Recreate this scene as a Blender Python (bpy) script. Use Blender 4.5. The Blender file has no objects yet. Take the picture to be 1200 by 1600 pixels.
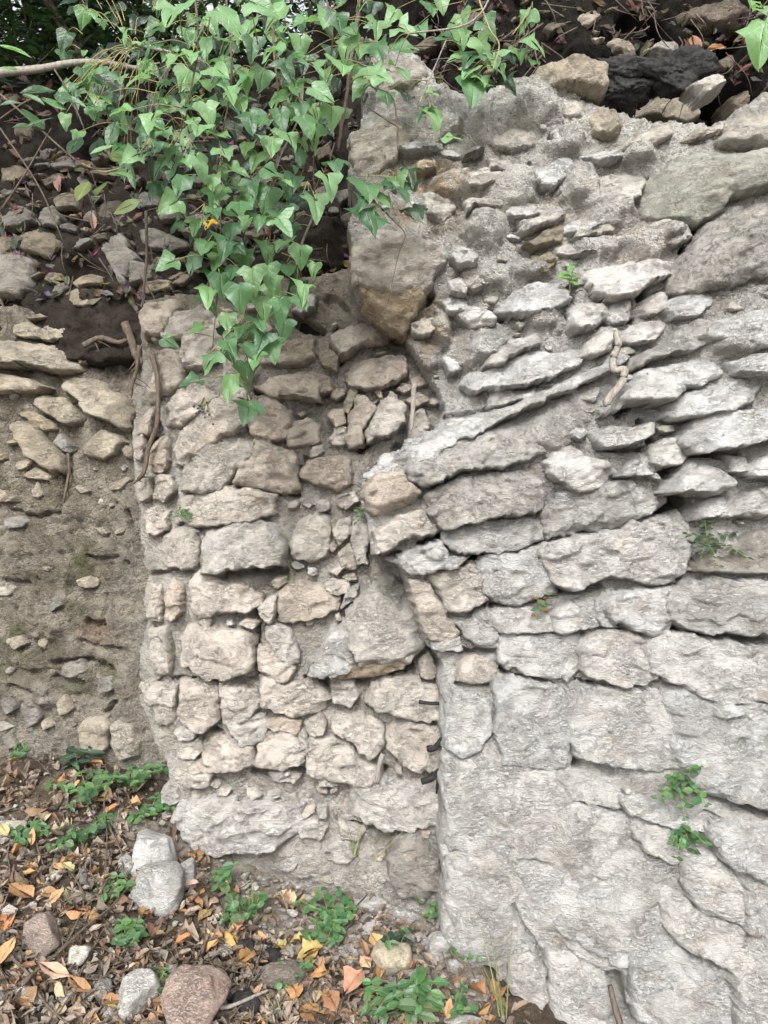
import bpy, bmesh, math, random
import numpy as np
from mathutils import Vector, Matrix, Euler

# ------------------------------------------------------------------ camera, light
SC = bpy.context.scene
COL = SC.collection
F = 1209.0                      # focal length in units of 1/1600 of the frame height
EYE = 1.5
cam_d = bpy.data.cameras.new('camera')
cam = bpy.data.objects.new('camera', cam_d)
COL.objects.link(cam)
cam.location = (0, 0, EYE)
cam.rotation_euler = (math.radians(90), 0, 0)
cam_d.sensor_fit = 'VERTICAL'
cam_d.sensor_height = 36.0
cam_d.lens = 36.0 * F / 1600.0
cam_d.clip_start = 0.05
cam_d.clip_end = 1000
SC.camera = cam

world = bpy.data.worlds.new('World')
SC.world = world
world.use_nodes = True
wn, wl = world.node_tree.nodes, world.node_tree.links
wn.clear()
SUN_EL, SUN_AZ = math.radians(38), math.radians(188)     # azimuth from +Y towards +X
sky = wn.new('ShaderNodeTexSky')
sky.sky_type = 'NISHITA'
sky.sun_disc = False
sky.sun_elevation = SUN_EL
sky.sun_rotation = SUN_AZ
sky.dust_density = 4.0
sky.ozone_density = 0.6
hs = wn.new('ShaderNodeHueSaturation')
hs.inputs['Saturation'].default_value = 0.14               # overcast: a near white sky
bg = wn.new('ShaderNodeBackground')
bg.inputs['Strength'].default_value = 0.15
wo = wn.new('ShaderNodeOutputWorld')
wl.new(sky.outputs[0], hs.inputs['Color'])
wl.new(hs.outputs[0], bg.inputs['Color'])
wl.new(bg.outputs[0], wo.inputs['Surface'])

sd = bpy.data.lights.new('sun', 'SUN')
sd.energy = 1.5
sd.angle = math.radians(18)
sd.color = (1.0, 0.99, 0.97)
sun = bpy.data.objects.new('sun', sd)
COL.objects.link(sun)
_d = Vector((math.sin(SUN_AZ) * math.cos(SUN_EL), math.cos(SUN_AZ) * math.cos(SUN_EL), math.sin(SUN_EL)))
sun.rotation_euler = (-_d).to_track_quat('-Z', 'Y').to_euler()
sun.location = (3, -3, 6)

SC.view_settings.view_transform = 'Standard'
SC.view_settings.look = 'None'
SC.view_settings.gamma = 1.0
SC.view_settings.exposure = 1.36
SC.view_settings.use_curve_mapping = False
SC.render.engine = 'CYCLES'
SC.cycles.max_bounces = 6
SC.cycles.diffuse_bounces = 2
SC.cycles.transparent_max_bounces = 4

rng = random.Random(7)
nrng = np.random.default_rng(7)

# ------------------------------------------------------------------ numpy noise
def _h(ix, iy, iz, seed):
    a = (ix.astype(np.int64) * 374761393 + iy.astype(np.int64) * 668265263 + iz.astype(np.int64) * 2147483647 + seed * 1274126177) & 0xffffffff
    a = ((a ^ (a >> 13)) * 1274126177) & 0xffffffff
    a = ((a ^ (a >> 15)) * 2246822519) & 0xffffffff
    return a ^ (a >> 16)

_G = np.array([(1,1,0),(-1,1,0),(1,-1,0),(-1,-1,0),(1,0,1),(-1,0,1),(1,0,-1),(-1,0,-1),(0,1,1),(0,-1,1),(0,1,-1),(0,-1,-1),(1,1,0),(-1,1,0),(0,-1,1),(0,-1,-1)], float)

def noise3(x, y, z, seed=0):
    fx, fy, fz = np.floor(x), np.floor(y), np.floor(z)
    ix, iy, iz = fx.astype(np.int64), fy.astype(np.int64), fz.astype(np.int64)
    x, y, z = x - fx, y - fy, z - fz
    u, v, w = x*x*x*(x*(x*6-15)+10), y*y*y*(y*(y*6-15)+10), z*z*z*(z*(z*6-15)+10)
    out = 0
    for dx in (0, 1):
        for dy in (0, 1):
            for dz in (0, 1):
                g = _G[_h(ix+dx, iy+dy, iz+dz, seed) & 15]
                d = g[..., 0]*(x-dx) + g[..., 1]*(y-dy) + g[..., 2]*(z-dz)
                out = out + d * (u if dx else 1-u) * (v if dy else 1-v) * (w if dz else 1-w)
    return out

def fbm(x, y, z, oct=4, seed=0, rough=0.5):
    a, s, f = 1.0, 0.0, 1.0
    for i in range(oct):
        s = s + a * noise3(x*f, y*f, z*f, seed+i*17)
        a *= rough; f *= 2.03
    return s

def ridged(x, y, z, oct=3, seed=0):
    a, s, f = 1.0, 0.0, 1.0
    for i in range(oct):
        s = s + a * (1 - 2*np.abs(noise3(x*f, y*f, z*f, seed+i*31)))
        a *= 0.5; f *= 2.1
    return s / 1.75

def worley(x, y, seed=0):
    """F1, F2 and the id of the nearest cell of a 2-D cellular pattern."""
    fx, fy = np.floor(x).astype(np.int64), np.floor(y).astype(np.int64)
    f1 = np.full(x.shape, 9.0); f2 = np.full(x.shape, 9.0); cid = np.zeros(x.shape, np.int64)
    for dx in (-1, 0, 1):
        for dy in (-1, 0, 1):
            h = _h(fx+dx, fy+dy, fx*0, seed)
            px = fx+dx + (h & 1023)/1023.0
            py = fy+dy + ((h >> 10) & 1023)/1023.0
            d = np.hypot(px-x, py-y)
            n = d < f1
            f2 = np.where(n, f1, np.minimum(f2, d))
            cid = np.where(n, h, cid)
            f1 = np.where(n, d, f1)
    return f1, f2, cid

def sstep(a, b, x):
    t = np.clip((x-a)/(b-a), 0, 1)
    return t*t*(3-2*t)

def pts(s):
    return np.array([[float(c) for c in p.split(',')] for p in s.split()])

def sdf(poly, U, V):
    """Signed distance to a polygon, positive inside."""
    d = np.full(U.shape, 1e9); ins = np.zeros(U.shape, bool)
    n = len(poly)
    for i in range(n):
        ax, ay = poly[i]; bx, by = poly[(i+1) % n]
        ex, ey = bx-ax, by-ay
        t = np.clip(((U-ax)*ex + (V-ay)*ey) / (ex*ex+ey*ey+1e-9), 0, 1)
        d = np.minimum(d, np.hypot(U-ax-t*ex, V-ay-t*ey))
        if ay != by:
            c = ((ay > V) != (by > V)) & (U < ex*(V-ay)/ey + ax)
            ins ^= c
    return np.where(ins, d, -d)

def polyline_dist(poly, U, V):
    d = np.full(U.shape, 1e9)
    for i in range(len(poly)-1):
        ax, ay = poly[i]; bx, by = poly[i+1]
        ex, ey = bx-ax, by-ay
        t = np.clip(((U-ax)*ex + (V-ay)*ey) / (ex*ex+ey*ey+1e-9), 0, 1)
        d = np.minimum(d, np.hypot(U-ax-t*ex, V-ay-t*ey))
    return d

class TPS:
    """A smooth sheet through scattered (a, b, value) points."""
    def __init__(self, c, lam=0.02):
        c = np.array(c, float)
        self.s = 1/400.0
        self.p = c[:, :2]*self.s
        n = len(c)
        K = self._k(np.linalg.norm(self.p[:, None]-self.p[None], axis=2)) + lam*np.eye(n)
        P = np.c_[np.ones(n), self.p]
        A = np.block([[K, P], [P.T, np.zeros((3, 3))]])
        self.w = np.linalg.solve(A, np.r_[c[:, 2], 0, 0, 0])
        self.n = n
    def _k(self, r):
        return np.where(r > 1e-9, r*r*np.log(np.maximum(r, 1e-9)), 0)
    def __call__(self, U, V):
        U = np.asarray(U, float)*self.s; V = np.asarray(V, float)*self.s
        o = self.w[self.n] + self.w[self.n+1]*U + self.w[self.n+2]*V
        for i in range(self.n):
            o = o + self.w[i]*self._k(np.hypot(U-self.p[i, 0], V-self.p[i, 1]))
        return o

def XZ(u, v, Y):
    return (u-600.0)/F*Y, EYE-(v-800.0)/F*Y

# ------------------------------------------------------------------ objects
def tag(o, label=None, cat=None, group=None, kind=None):
    if label: o['label'] = label
    if cat: o['category'] = cat
    if group: o['group'] = group
    if kind: o['kind'] = kind
    return o

def mesh_of(name, V, Fc, mat, smooth=True):
    me = bpy.data.meshes.new(name)
    V = np.asarray(V, np.float32)
    if isinstance(Fc, np.ndarray):
        k = Fc.shape[1]
        me.vertices.add(len(V)); me.vertices.foreach_set('co', V.ravel())
        me.loops.add(Fc.size); me.loops.foreach_set('vertex_index', Fc.ravel().astype(np.int32))
        me.polygons.add(len(Fc))
        me.polygons.foreach_set('loop_start', np.arange(0, Fc.size, k, dtype=np.int32))
        me.polygons.foreach_set('loop_total', np.full(len(Fc), k, np.int32))
        me.update(calc_edges=True)
    else:
        me.from_pydata([tuple(map(float, p)) for p in V], [], Fc)
    me.polygons.foreach_set('use_smooth', np.full(len(me.polygons), smooth, bool))
    if mat: me.materials.append(mat)
    me.validate()
    me.update()
    return me

def obj(name, me, parent=None, loc=(0, 0, 0)):
    o = bpy.data.objects.new(name, me)
    COL.objects.link(o)
    if parent: o.parent = parent
    o.location = loc
    return o

def empty(name, loc=(0, 0, 0)):
    o = bpy.data.objects.new(name, None)
    COL.objects.link(o)
    o.location = loc
    o.empty_display_size = 0.1
    return o

def vcol(me, name, arr):
    a = me.color_attributes.new(name, 'FLOAT_COLOR', 'POINT')
    arr = np.asarray(arr, np.float32)
    if arr.shape[1] == 3: arr = np.c_[arr, np.ones(len(arr), np.float32)]
    a.data.foreach_set('color', arr.ravel())

def tube(path, radii, n=6, wob=0.0, seed=0):
    path = [Vector(p) for p in path]
    V, Fc = [], []
    r_ = random.Random(seed)
    up = Vector((0.3, 0.2, 1)).normalized()
    for i, p in enumerate(path):
        t = (path[min(i+1, len(path)-1)] - path[max(i-1, 0)]).normalized()
        a = t.cross(up)
        if a.length < 1e-3: a = t.cross(Vector((1, 0, 0)))
        a.normalize(); b = t.cross(a)
        r = radii[i] if hasattr(radii, '__len__') else radii
        for k in range(n):
            th = 2*math.pi*k/n
            q = r*(1+wob*r_.uniform(-1, 1))
            V.append(p + a*math.cos(th)*q + b*math.sin(th)*q)
        if i:
            for k in range(n):
                Fc.append(((i-1)*n+k, (i-1)*n+(k+1) % n, i*n+(k+1) % n, i*n+k))
    Fc.append(tuple(range(n-1, -1, -1)))
    Fc.append(tuple((len(path)-1)*n+k for k in range(n)))
    return [tuple(v) for v in V], Fc

def smooth_path(P, m=6):
    """Catmull-Rom through the points."""
    P = [Vector(p) for p in P]
    if len(P) < 3: 
        return [P[0].lerp(P[-1], i/m) for i in range(m+1)]
    out = []
    Q = [P[0]*2-P[1]] + P + [P[-1]*2-P[-2]]
    for i in range(1, len(Q)-2):
        a, b, c, d = Q[i-1:i+3]
        for k in range(m):
            t = k/m
            out.append(0.5*((2*b)+(c-a)*t+(2*a-5*b+4*c-d)*t*t+(3*b-a-3*c+d)*t**3))
    out.append(P[-1])
    return out

# ------------------------------------------------------------------ materials
class NT:
    def __init__(self, name):
        self.m = bpy.data.materials.new(name)
        self.m.use_nodes = True
        self.n = self.m.node_tree.nodes; self.l = self.m.node_tree.links
        self.n.clear()
        self.out = self.n.new('ShaderNodeOutputMaterial')
        self.b = self.n.new('ShaderNodeBsdfPrincipled')
        self.l.new(self.b.outputs[0], self.out.inputs['Surface'])
    def add(self, t, **kw):
        x = self.n.new(t)
        for k, v in kw.items():
            if k in x.inputs: self.set(x, k, v)
            else: setattr(x, k, v)
        return x
    def set(self, x, k, v):
        if isinstance(v, bpy.types.NodeSocket): self.l.new(v, x.inputs[k])
        else: x.inputs[k].default_value = v
    def noise(self, vec, scale, detail=4, rough=0.55, dist=0.0):
        x = self.add('ShaderNodeTexNoise')
        self.set(x, 'Vector', vec)
        x.inputs['Scale'].default_value = scale; x.inputs['Detail'].default_value = detail
        x.inputs['Roughness'].default_value = rough; x.inputs['Distortion'].default_value = dist
        return x.outputs['Fac']
    def ramp(self, fac, a, b, va=0.0, vb=1.0):
        x = self.add('ShaderNodeMapRange')
        self.set(x, 'Value', fac)
        for k, v in zip(('From Min', 'From Max', 'To Min', 'To Max'), (a, b, va, vb)): x.inputs[k].default_value = v
        return x.outputs[0]
    def mix(self, fac, a, b, mode='MIX'):
        x = self.add('ShaderNodeMix', data_type='RGBA', blend_type=mode)
        self.set(x, 0, fac); self.set(x, 6, a); self.set(x, 7, b)
        return x.outputs[2]
    def math(self, op, a, b=0.0):
        x = self.add('ShaderNodeMath', operation=op)
        self.set(x, 0, a); self.set(x, 1, b)
        return x.outputs[0]
    def bump(self, h, dist, strength=1.0, normal=None):
        x = self.add('ShaderNodeBump')
        self.set(x, 'Height', h)
        x.inputs['Distance'].default_value = dist; x.inputs['Strength'].default_value = strength
        if normal is not None: self.set(x, 'Normal', normal)
        return x.outputs[0]
    def rgb(self, c):
        x = self.add('ShaderNodeRGB'); x.outputs[0].default_value = (*c, 1); return x.outputs[0]

def rock_material(name, from_attr):
    """Weathered limestone: the tint comes from the object's colour (stones) or the mesh's tint attribute (mortar)."""
    t = NT(name)
    geo = t.add('ShaderNodeNewGeometry')
    info = t.add('ShaderNodeObjectInfo')
    P = geo.outputs['Position']
    if from_attr:
        at = t.add('ShaderNodeAttribute', attribute_name='tint')
        col, lich = at.outputs['Color'], at.outputs['Alpha']
    else:
        col, lich = info.outputs['Color'], info.outputs['Alpha']
        off = t.add('ShaderNodeVectorMath', operation='SCALE')
        t.set(off, 0, (3.1, 7.7, 5.3)); t.set(off, 'Scale', info.outputs['Random'])
        ad = t.add('ShaderNodeVectorMath', operation='ADD')
        t.set(ad, 0, P); t.set(ad, 1, off.outputs[0])
        P = ad.outputs[0]
    # strata: the coordinates squeezed along z and tipped, so that flakes run along the bed
    mp = t.add('ShaderNodeMapping')
    t.set(mp, 'Vector', P)
    mp.inputs['Rotation'].default_value = (0, math.radians(22), 0)
    mp.inputs['Scale'].default_value = (0.55, 1.0, 1.5)
    S = mp.outputs[0]
    big = t.noise(P, 9, 3, 0.6)
    mid = t.noise(P, 38, 5, 0.62, 0.4)
    fine = t.noise(S, 130, 6, 0.68, 0.7)
    grain = t.noise(P, 420, 3, 0.7)
    c = t.mix(t.ramp(big, 0.35, 0.68), col, (0.42, 0.37, 0.315, 1), 'MIX')
    c = t.mix(0.72 if not from_attr else 0.8, c, col)
    # ochre and grey staining
    c = t.mix(t.ramp(t.noise(P, 14, 4, 0.7), 0.56, 0.75, 0, 0.45), c, t.mix(1.0, c, (0.80, 0.64, 0.47, 1), 'MULTIPLY'))
    c = t.mix(t.ramp(mid, 0.36, 0.62, 0.26, 0.0), c, t.mix(1.0, c, (0.62, 0.60, 0.57, 1), 'MULTIPLY'))
    c = t.mix(t.ramp(fine, 0.32, 0.56, 0.36, 0.0), c, t.mix(1.0, c, (0.55, 0.52, 0.48, 1), 'MULTIPLY'))
    c = t.mix(t.ramp(fine, 0.56, 0.74, 0.0, 0.40), c, t.mix(1.0, c, (1.28, 1.27, 1.25, 1), 'MULTIPLY'))
    c = t.mix(t.ramp(grain, 0.3, 0.7, 0.2, 0.0), c, t.mix(1.0, c, (0.6, 0.58, 0.55, 1), 'MULTIPLY'))
    # thin cracks and flake edges holding dirt
    cr1 = t.math('ABSOLUTE', t.math('SUBTRACT', t.noise(S, 30, 6, 0.6, 1.2), 0.5))
    cr2 = t.math('ABSOLUTE', t.math('SUBTRACT', t.noise(S, 75, 5, 0.62, 1.0), 0.5))
    msk = t.ramp(t.noise(P, 11, 3, 0.6), 0.42, 0.62)
    crk = t.math('MULTIPLY', t.math('MAXIMUM', t.ramp(cr1, 0.0, 0.016, 1.0, 0.0), t.ramp(cr2, 0.0, 0.030, 0.8, 0.0)), msk)
    c = t.mix(t.math("MULTIPLY", crk, 0.55), c, (0.10, 0.088, 0.07, 1))
    # dark lichen, amount per object
    ln = t.noise(P, 30, 8, 0.75, 0.5)
    lf = t.math('MULTIPLY', t.ramp(t.math('ADD', ln, t.math('MULTIPLY', t.math('SUBTRACT', lich, 1.0), 0.42)), 0.43, 0.55), 0.74)
    c = t.mix(lf, c, (0.105, 0.100, 0.088, 1))
    t.set(t.b, 'Base Color', c)
    t.b.inputs['Roughness'].default_value = 0.93
    t.b.inputs['Specular IOR Level'].default_value = 0.18
    rid = t.math('ABSOLUTE', t.math('SUBTRACT', t.noise(S, 62, 5, 0.6, 0.8), 0.5))
    h = t.math('ADD', t.math('MULTIPLY', mid, 0.9), t.math('MULTIPLY', fine, 0.75))
    h = t.math('ADD', h, t.math('MULTIPLY', rid, 1.3))
    h = t.math('ADD', h, t.math('MULTIPLY', grain, 0.16))
    h = t.math('SUBTRACT', h, t.math('MULTIPLY', crk, 0.55))
    if from_attr:
        # crumbly lime: grains and small pits
        crb = t.add('ShaderNodeAttribute', attribute_name='crumb').outputs['Fac']
        wv = t.add('ShaderNodeVectorMath', operation='ADD')
        nz = t.add('ShaderNodeTexNoise'); t.set(nz, 'Vector', P); nz.inputs['Scale'].default_value = 70
        sc = t.add('ShaderNodeVectorMath', operation='SCALE'); t.set(sc, 0, nz.outputs['Color']); sc.inputs['Scale'].default_value = 0.012
        t.set(wv, 0, P); t.set(wv, 1, sc.outputs[0])
        for vs, wt in ((85, 0.75), (190, 0.40)):
            vo = t.add('ShaderNodeTexVoronoi'); t.set(vo, 'Vector', wv.outputs[0]); vo.inputs['Scale'].default_value = vs
            h = t.math('SUBTRACT', h, t.math('MULTIPLY', t.math('MULTIPLY', vo.outputs['Distance'], wt), crb))
        pit = t.math('MULTIPLY', crb, t.ramp(t.noise(S, 105, 4, 0.62, 0.5), 0.28, 0.40, 1.0, 0.0))
        h = t.math('SUBTRACT', h, t.math('MULTIPLY', pit, 0.6))
        t.set(t.b, 'Base Color', t.mix(t.math('MULTIPLY', pit, 0.5), c, (0.13, 0.11, 0.085, 1)))
    t.set(t.b, 'Normal', t.bump(h, 0.020 if not from_attr else 0.020, 1.0))
    return t.m

M = {}
M['stone'] = rock_material('limestone', False)
M['mortar'] = rock_material('lime_mortar', True)

def soil_material():
    t = NT('dark_soil')
    P = t.add('ShaderNodeNewGeometry').outputs['Position']
    at = t.add('ShaderNodeAttribute', attribute_name='tint')
    n1 = t.noise(P, 16, 5, 0.65); n2 = t.noise(P, 90, 6, 0.7, 0.5); n3 = t.noise(P, 400, 3, 0.7)
    c = t.mix(t.ramp(n1, 0.35, 0.65), at.outputs['Color'], t.mix(1.0, at.outputs['Color'], (0.55, 0.5, 0.45, 1), 'MULTIPLY'))
    c = t.mix(t.ramp(n2, 0.52, 0.75, 0, 0.55), c, t.mix(1.0, c, (2.0, 1.8, 1.5, 1), 'MULTIPLY'))
    c = t.mix(t.ramp(n2, 0.25, 0.45, 0.5, 0), c, (0.012, 0.010, 0.008, 1))
    t.set(t.b, 'Base Color', c)
    t.b.inputs['Roughness'].default_value = 0.95
    t.b.inputs['Specular IOR Level'].default_value = 0.15
    h = t.math('ADD', t.math('MULTIPLY', n1, 0.8), t.math('ADD', n2, t.math('MULTIPLY', n3, 0.35)))
    t.set(t.b, 'Normal', t.bump(h, 0.02, 1.0))
    return t.m
M['soil'] = soil_material()

def leaf_material(name, vein=0.35, trans=0.35, rough=0.38, dead=False):
    """Leaf with a midrib and side veins drawn from its own flat coordinates (attribute leaf: x across, y along)."""
    t = NT(name)
    info = t.add('ShaderNodeObjectInfo')
    at = t.add('ShaderNodeAttribute', attribute_name='leaf')
    tin = t.add('ShaderNodeAttribute', attribute_name='tint')
    sep = t.add('ShaderNodeSeparateXYZ'); t.set(sep, 0, at.outputs['Vector'])
    x, y, rnd = sep.outputs[0], sep.outputs[1], sep.outputs[2]
    ax = t.math('ABSOLUTE', x)
    rib = t.ramp(ax, 0.012, 0.035, 1.0, 0.0)
    side = t.math('ABSOLUTE', t.math('SUBTRACT', t.math('FRACT', t.math('MULTIPLY', t.math('SUBTRACT', y, t.math('MULTIPLY', ax, 0.9)), 5.0)), 0.5))
    side = t.ramp(side, 0.0, 0.09, 0.6, 0.0)
    ve = t.math('MAXIMUM', rib, side)
    col = t.mix(1.0, info.outputs['Color'], tin.outputs['Color'], 'MULTIPLY')
    P = t.add('ShaderNodeNewGeometry').outputs['Position']
    mott = t.noise(P, 70, 4, 0.6)
    c = t.mix(t.ramp(mott, 0.35, 0.68, 0.0, 0.45), col, t.mix(1.0, col, (0.66, 0.72, 0.7, 1) if not dead else (0.5, 0.42, 0.36, 1), 'MULTIPLY'))
    c = t.mix(t.math('MULTIPLY', ve, vein), c, t.mix(1.0, c, (1.9, 1.7, 1.7, 1) if not dead else (0.6, 0.5, 0.45, 1), 'MULTIPLY'))
    if dead:
        sp = t.noise(P, 160, 4, 0.7)
        c = t.mix(t.ramp(sp, 0.60, 0.72, 0, 0.7), c, (0.05, 0.03, 0.018, 1))
    else:
        sp = t.noise(P, 120, 3, 0.6)
        c = t.mix(t.ramp(sp, 0.68, 0.78, 0, 0.5), c, (0.10, 0.09, 0.03, 1))
    t.set(t.b, 'Base Color', c)
    t.b.inputs['Roughness'].default_value = rough
    t.b.inputs['Specular IOR Level'].default_value = 0.5 if not dead else 0.25
    h = t.math('SUBTRACT', t.noise(P, 110, 3, 0.6), t.math('MULTIPLY', ve, 0.5))
    nb = t.bump(h, 0.0025, 0.8)
    t.set(t.b, 'Normal', nb)
    tr = t.add('ShaderNodeBsdfTranslucent')
    t.set(tr, 'Color', t.mix(1.0, c, (1.5, 1.7, 0.7, 1) if not dead else (1.3, 1.1, 0.8, 1), 'MULTIPLY'))
    ms = t.add('ShaderNodeMixShader')
    ms.inputs[0].default_value = trans
    t.l.new(t.b.outputs[0], ms.inputs[1]); t.l.new(tr.outputs[0], ms.inputs[2])
    t.l.new(ms.outputs[0], t.out.inputs['Surface'])
    return t.m
M['leaf'] = leaf_material('green_leaf')
M['dead'] = leaf_material('dead_leaf', 0.4, 0.15, 0.6, True)

def simple(name, c1, c2, scale, rough=0.8, bump=0.004, spec=0.3, stretch=(1, 1, 1)):
    t = NT(name)
    P = t.add('ShaderNodeNewGeometry').outputs['Position']
    mp = t.add('ShaderNodeMapping'); t.set(mp, 'Vector', P); mp.inputs['Scale'].default_value = stretch
    n = t.noise(mp.outputs[0], scale, 6, 0.65, 0.4)
    t.set(t.b, 'Base Color', t.mix(t.ramp(n, 0.32, 0.68), (*c1, 1), (*c2, 1)))
    t.b.inputs['Roughness'].default_value = rough
    t.b.inputs['Specular IOR Level'].default_value = spec
    t.set(t.b, 'Normal', t.bump(n, bump))
    return t.m
M['bark'] = simple('brown_bark', (0.035, 0.026, 0.02), (0.13, 0.10, 0.075), 120, stretch=(1, 1, 0.3))
M['grey_bark'] = simple('grey_bark', (0.12, 0.105, 0.09), (0.27, 0.245, 0.215), 110, stretch=(1, 1, 0.3))
M['char'] = simple('charred_wood', (0.004, 0.004, 0.004), (0.03, 0.028, 0.026), 60, 0.7, 0.012)
M['green_stem'] = simple('green_stem', (0.10, 0.14, 0.045), (0.20, 0.19, 0.075), 60, 0.5, 0.001)
M['berry'] = simple('dark_berry', (0.010, 0.014, 0.02), (0.05, 0.06, 0.075), 160, 0.4, 0.0005, 0.5)
M['petiole'] = simple('petiole', (0.16, 0.17, 0.06), (0.26, 0.20, 0.10), 60, 0.5, 0.001)
# ------------------------------------------------------------------ the lie of the land
GROUND_C = []
for (u, v, Y) in ((0,1600,2.0),(0,1180,3.22),(100,1175,3.2),(480,1390,2.82),(270,1290,2.84),(800,1560,2.40),(450,1600,2.2),(640,1420,2.72),(690,1480,2.50)):
    x, z = XZ(u, v, Y); GROUND_C.append((x*400, Y*400, z))
for (x, y, z) in ((-1.6,1.4,.12),(0,1.3,-.03),(1.5,1.3,-.10),(1.5,2.3,-.06),(-2.2,2.4,.36),(-2.4,3.4,.58),(0,.2,-.06),(-2,.2,.02),(2,.2,-.12),(0.2,3.2,.06),(1.4,3.2,-.05)):
    GROUND_C.append((x*400, y*400, z))
_gz = TPS(GROUND_C, 0.003)
def ground_z(x, y):
    x = np.asarray(x, float); y = np.asarray(y, float)
    return _gz(np.clip(x, -2.6, 2.2)*400, np.clip(y, -0.2, 3.6)*400)
_gx = np.linspace(-2.8, 2.4, 210); _gy = np.linspace(-.3, 3.8, 170)
_GZ = ground_z(*np.meshgrid(_gx, _gy)).tolist()
def ground_fast(x, y):
    """The same surface, read off a fine table (for one point at a time)."""
    i = min(max((x+2.8)/5.2*209, 0), 208.999); j = min(max((y+.3)/4.1*169, 0), 168.999)
    a, b = int(i), int(j); i -= a; j -= b
    r0, r1 = _GZ[b], _GZ[b+1]
    return (r0[a]*(1-i)+r0[a+1]*i)*(1-j)+(r1[a]*(1-i)+r1[a+1]*i)*j
def on_ground(u, v):
    """The point of the ground seen at (u, v)."""
    lo, hi = 0.8, 4.5
    a = (u-600.0)/F; b = (v-800.0)/F
    for _ in range(26):
        m = 0.5*(lo+hi)
        if EYE-b*m < ground_fast(a*m, m): hi = m
        else: lo = m
    return Vector((a*lo, lo, ground_fast(a*lo, lo)))

D_right = TPS([(690,1000,2.58),(690,1250,2.52),(690,1480,2.49),(800,1580,2.42),(950,1580,2.32),(1300,1600,2.05),(1300,1000,2.15),(1000,1150,2.38),(1200,600,2.26),
               (1200,350,2.36),(1250,150,2.66),(950,800,2.42),(820,680,2.50),(950,500,2.53),(850,300,2.76),(850,120,2.93),(620,430,2.70),(560,430,2.74),(600,200,2.88),(600,60,3.05),
               (570,780,2.56),(640,720,2.52),(700,560,2.78),(650,535,2.83),(690,610,2.80),(1000,180,2.82),(1000,330,2.66)], 0.01)
D_mid = TPS([(222,1290,2.96),(290,1290,2.84),(480,1390,2.82),(690,1400,2.66),(690,1150,2.69),(570,1250,2.80),(760,1480,2.62),(218,900,3.02),(290,900,2.87),(500,900,2.90),(640,960,2.84),(760,900,2.80),(212,640,3.08),(285,620,2.93),(500,600,3.03),(640,560,2.92),(700,640,2.88),(760,600,2.92),(300,470,3.02),(560,430,3.16),(480,480,3.16)], 0.01)
D_left = TPS([(0,1200,3.18),(240,1200,3.12),(0,800,3.24),(240,800,3.18),(0,600,3.22),(0,470,3.36),(240,470,3.34),(120,500,3.38)], 0.01)
D_bank = TPS([(-200,520,3.36),(0,480,3.38),(0,300,3.62),(0,130,3.90),(300,470,3.32),(300,130,3.85),(520,470,3.30),(520,200,3.60),(560,40,3.75),(700,140,3.20),(720,0,3.36),
              (950,160,3.16),(960,90,3.06),(950,0,3.22),(1120,170,3.22),(1200,140,2.98),(1200,0,3.10),(1350,100,3.0)], 0.01)

# ------------------------------------------------------------------ sheets of mortar and earth
def DD(D, U, V):
    """The wall's depth; beyond the sides it runs on straight."""
    return D(np.clip(U, -170, 1300), V) + .0002*np.clip(-170-U, 0, 900)

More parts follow.
